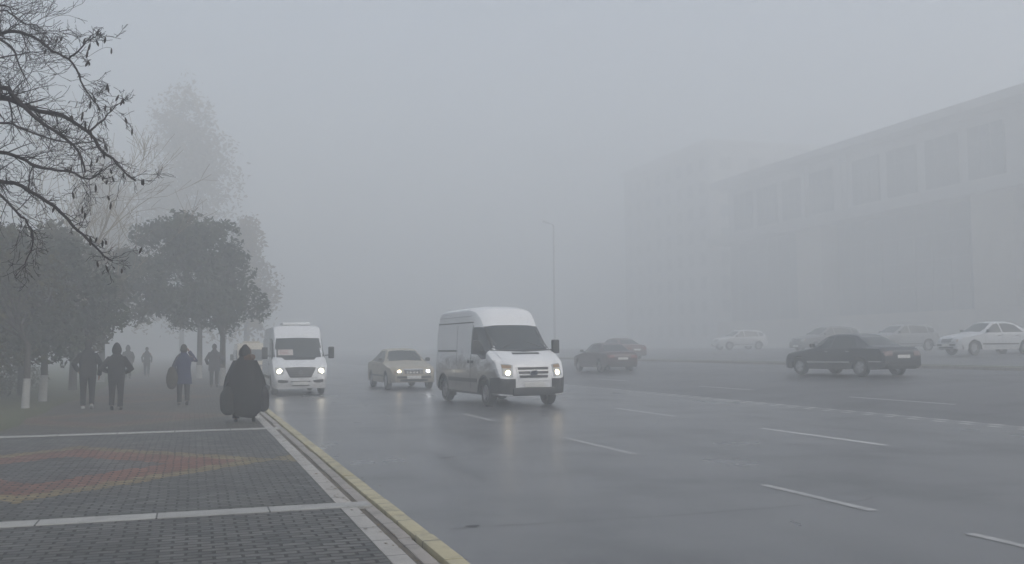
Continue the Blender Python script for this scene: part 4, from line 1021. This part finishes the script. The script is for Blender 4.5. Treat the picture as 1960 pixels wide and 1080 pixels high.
def bag(name, label, cat, loc, size, col, rz=0.0, strap=None, round_=.9):
    root = thing(name, label, cat, loc, rz)
    m_ = mat('bag_%02d%02d' % (int(col[0] * 250), int(col[2] * 250)), col, .7, var=.3, scale=8, bump=.5)
    mb = MB()
    q = random.Random(int(loc[1] * 10))
    ph = [q.uniform(0, 6) for _ in range(3)]
    def fn(d, p):
        zz = d.z
        s_ = 1 + .06 * math.sin(4 * d.x + ph[0]) + .05 * math.sin(5 * d.z + ph[1])
        wx = (1.0 + .12 * (-zz)) * s_
        e = .9
        return Vector((math.copysign(abs(d.x) ** e, d.x) * size[0] / 2 * wx, math.copysign(abs(d.y) ** e, d.y) * size[1] / 2 * s_, math.copysign(abs(d.z) ** e, d.z) * size[2] / 2))
    mb.blob((0, 0, 0), (1, 1, 1), 20, 14, fn); mb.build('bag_body', m_, root)
    if strap:
        mb = MB(); mb.tube(strap, .013, 6); mb.build('strap', m_, root)
    return root
black = (.022, .022, .026)
pocket = lambda s, w=.36: ((s * w, -.06, 1.14), (s * .22, .10, 1.0))
# two walkers at left, seen from behind
person('walker in dark jacket and white shoes, left of the dark pair walking away', (-2.60, 28.3, SW), R(4), 1.80, coat=(.012, .012, .014), legs=(.012, .012, .014), hem=.80, skirt=.19, stride=.10, lead=1,
       armL=((-.33, -.05, 1.15), (-.24, .10, .98)), armR=((.30, -.06, 1.13), (.27, .05, .86)), hair=(.02, .016, .014), shoes=(.62, .62, .60), bulk=1.08)
person('walker in dark hooded jacket with elbows out, right of the dark pair walking away', (-1.84, 27.4, SW), R(-4), 1.68, coat=(.010, .010, .012), legs=(.010, .010, .012), hem=.72, skirt=.19, stride=.06, lead=-1,
       armL=((-.37, -.05, 1.10), (-.20, .12, 1.02)), armR=((.38, -.05, 1.08), (.20, .12, 1.0)), hood=True, bulk=1.15, legw=1.05)
# blue-coated walker holding a phone to the ear, bag at the left hip
p3, h3, k3 = person('walker in blue coat with right hand raised to the head, brown bag at the hip', (-.22, 28.9, SW), R(6), 1.66, coat=(.028, .036, .085), legs=(.022, .02, .022), hem=.62, skirt=.235, stride=.05, lead=1,
       armL=((-.27, -.04, 1.13), (-.24, .05, .93)), armR=((.34, .10, 1.28), (.16, .12, 1.56)), hair=(.018, .014, .012), hairlen=.25, bulk=1.02)
bag('shoulder_bag', 'dark brown shoulder bag hanging at the hip of the blue-coated walker', 'bag', (-.52, 28.78, .86), (.30, .20, .62), (.050, .042, .032), R(6), strap=[(0, 0, .26), (.05, 0, .42), (.14, .02, .60), (.20, .02, .655)])
# far walkers
person('faint far walker in a long coat under the gap between the trees', (-3.3, 57.5, SW), R(10), 1.78, coat=(.04, .04, .045), hem=.42, skirt=.26, stride=.08, bulk=1.2, hood=True, fingers=False)
person('faint thin far walker beside the long-coated one', (-2.5, 61.5, SW), R(-8), 1.70, coat=(.06, .06, .065), hem=.82, skirt=.17, stride=.05, bulk=.9, fingers=False)
person('dark walker beside the round tree trunk behind the couple', (.86, 42.2, SW), R(0), 1.74, coat=(.035, .032, .045), hem=.66, skirt=.22, stride=.14, bulk=1.12, fingers=False,
       armL=((-.32, -.04, 1.12), (-.26, .1, .95)), armR=((.33, -.04, 1.12), (.28, .08, .95)))
# one very bulky figure at the kerb, bags hanging at both sides, hood trimmed with brown fur
BULK = [(.13, .22, .22), (.145, .25, .24), (.28, .38, .34), (.50, .45, .38), (.78, .45, .37), (1.00, .41, .33), (1.17, .35, .27), (1.31, .29, .21), (1.42, .21, .17), (1.49, .14, .14), (1.55, .09, .10)]
person('bulky figure in a very dark wide coat and fur-trimmed hood walking by the kerb', (1.06, 21.65, SW), R(-4), 1.58, coat=(.012, .012, .012), legs=(.014, .014, .014), hem=.17, skirt=.30, stride=.07, lead=1,
       armL=((-.36, -.04, 1.02), (-.42, .02, .82)), armR=((.36, -.04, 1.02), (.42, .02, .84)), hood=True, hair=(.03, .022, .018), bulk=1.3, legw=1.2, fur=(.10, .055, .032), prof=BULK, spread=.10)
bag('shopping_bag', 'full dark bag carried low on the pavement side of the bulky figure', 'bag', (.72, 21.50, .56), (.34, .36, .60), (.013, .013, .012), strap=[(-.06, 0, .27), (-.03, 0, .36), (.0, .01, .38), (.03, 0, .36), (.06, 0, .27)])
bag('shopping_bag', 'full black bag carried low on the kerb side of the bulky figure', 'bag', (1.42, 21.58, .58), (.30, .32, .54), (.016, .016, .018), strap=[(-.05, 0, .22), (-.02, 0, .34), (.02, 0, .34), (.05, 0, .22)])
# ------------------------------------------------------------------ buildings and lamp post
M_BEIGE = stone_mat('facade_stone', (0.28, 0.245, 0.19), (0.38, 0.33, 0.26), 1.2, 2, chip=.15)
M_PALE = mat('pale_render', (0.34, 0.34, 0.33), .8, var=.12, scale=1.5)
M_CURT = mat('curtain_glass', (0.035, 0.048, 0.056), .12, var=.2, scale=.6, spec=.4)
def big_building():
    root = thing('office_building', 'large pale building with beige columns, tall dark glazing and a canopy band at right', 'building', (88.0, 0, 0.81)); root.scale = (1.934, 1.934, 1.934)
    Y0, Y1 = 28.0, 80.0; H = 15.2
    def bx(name, material, *bs, bev=.0, parent=None):
        mb = MB()
        for (x0, x1, y0, y1, z0, z1) in bs: mb.box(((x0 + x1) / 2, (y0 + y1) / 2, (z0 + z1) / 2), (x1 - x0, y1 - y0, z1 - z0), bev=bev)
        return mb.build(name, material, parent or root)
    bx('wall', M_PALE, (1.2, 26, Y0, Y1, -.5, H - .6))
    bx('plinth', M_BEIGE, (-.25, 1.2, Y0, Y1, -1.2, 2.45))
    bx('canopy_band', M_PALE, (-.9, 1.2, Y0 - .3, Y1 + .3, 9.35, 10.05), bev=.05)
    bx('cornice', M_PALE, (-.5, 26.3, Y0 - .5, Y1 + .5, H - .6, H), bev=.06)
    cols = [45.3 + 18.4 * k for k in (-1, 0, 1)]
    for c in cols: bx('column', M_BEIGE, (-.45, 1.19, c, c + 3.3, 2.45, 9.35), bev=.04)
    spans = [(28.6, 45.3)] + [(cols[1] + 3.3, cols[2]), (cols[2] + 3.3, Y1 - .6)]
    for a, b in spans:
        if b - a < 1: continue
        if a < cols[0] + 3.3 < b: a = cols[0] + 3.3
        g = bx('glazing', M_CURT, (.95, 1.15, a, b, 2.45, 9.35))
        n = max(2, round((b - a) / 1.6)); mb = MB()
        for k in range(1, n): mb.box((.92, a + (b - a) * k / n, 5.9), (.10, .06, 6.9))
        for z in (4.2, 5.9, 7.6): mb.box((.915, (a + b) / 2, z), (.08, b - a, .05))
        mb.build('mullions', mat('mullion', (.10, .11, .12), .5), g)
    y = 30.4
    k = 0
    while y < Y1 - 3.5:
        f = bx('window', M_CURT, (1.02, 1.19, y, y + 2.9, 10.6, 13.9))
        fr = MB()
        for yy in (y + .97, y + 1.93): fr.box((.99, yy, 12.25), (.09, .06, 3.3))
        fr.box((.99, y + 1.45, 12.9), (.085, 2.9, .05)); fr.build('frame', mat('mullion', (.1, .1, .1)), f)
        k += 1; y += 3.85 if k % 4 else 5.4
    for k in range(10):
        yy = Y0 + 2 + k * 4.7
        bx('pier', M_PALE, (.7, 1.19, yy - .25, yy + .25, 10.05, H - .62)) if all(not (yy - .3 < y2 + 2.9 and yy + .3 > y2) for y2 in WINS) else None
    return root
WINS = []
_y, _k = 30.4, 0
while _y < 76.5: WINS.append(_y); _k += 1; _y += 3.85 if _k % 4 else 5.4
big_building()
def far_block():
    root = thing('apartment_block', 'faint taller block dissolving in the fog beyond the large building', 'building', (112, 190, 1.2)); root.scale = (1.4, 1.1, 1.5)
    mb = MB(); mb.box((0, 0, 13), (24, 36, 26.5)); mb.build('wall', M_PALE, root)
    mb = MB(); mb.box((0, 0, 26.6), (25, 37, .7), bev=.08); mb.build('roof', M_PALE, root)
    for fl in range(8):
        for k in range(8):
            for face in (0, 1):
                if face == 0:
                    c = (-12.02, -15.5 + k * 4.4, 2.2 + fl * 3.1); s2 = (.10, 1.8, 1.6)
                else:
                    if k > 4: continue
                    c = (-9.4 + k * 4.6, -18.02, 2.2 + fl * 3.1); s2 = (1.8, .10, 1.6)
                mb = MB(); mb.box(c, s2); mb.build('window', M_CURT, root, smooth=False)
    return root
far_block()
def street_lamp(loc, label):
    root = thing('street_lamp', label, 'street lamp', loc, 0, 'street lamps along the road')
    mb = MB(); mb.tube([(0, 0, 0), (0, 0, .9), (0, 0, .95), (0, 0, 9.8), (-.02, 0, 10.0), (-.1, 0, 10.1)], [.15, .14, .10, .06, .055, .045], 12); mb.build('pole', mat('lamp_grey', (.46, .47, .48), .5), root)
    mb = MB(); mb.tube([(-.1, 0, 10.08), (-.35, 0, 10.16)], [.045, .04], 8); mb.build('arm', mat('lamp_grey', (.46, .47, .48), .5), root)
    mb = MB(); mb.box((-.62, 0, 10.24), (.6, .24, .11), Matrix.Rotation(R(17), 3, 'Y'), .05); mb.build('lamp_head', mat('lamp_grey', (.46, .47, .48), .5), root)
    return root
street_lamp((36.6, 99.0, gz(36.0)), 'hazy grey lamp post rising beyond the white van').scale = (1.35, 1.35, 1.35)
# ------------------------------------------------------------------ haze
hz = MB(); hz.box((0, 0, 24.3), (764, 764, 51.4))
M = bpy.data.materials.new('haze_air'); M.use_nodes = True; nt = M.node_tree; nt.nodes.clear()
pv = nt.nodes.new('ShaderNodeVolumePrincipled'); mo = nt.nodes.new('ShaderNodeOutputMaterial')
pv.inputs['Color'].default_value = (*HAZE_COLOR, 1); pv.inputs['Density'].default_value = HAZE_DENSITY; pv.inputs['Anisotropy'].default_value = 0.2
nt.links.new(pv.outputs[0], mo.inputs['Volume'])
tag(hz.build('haze', M, smooth=False), kind='stuff')
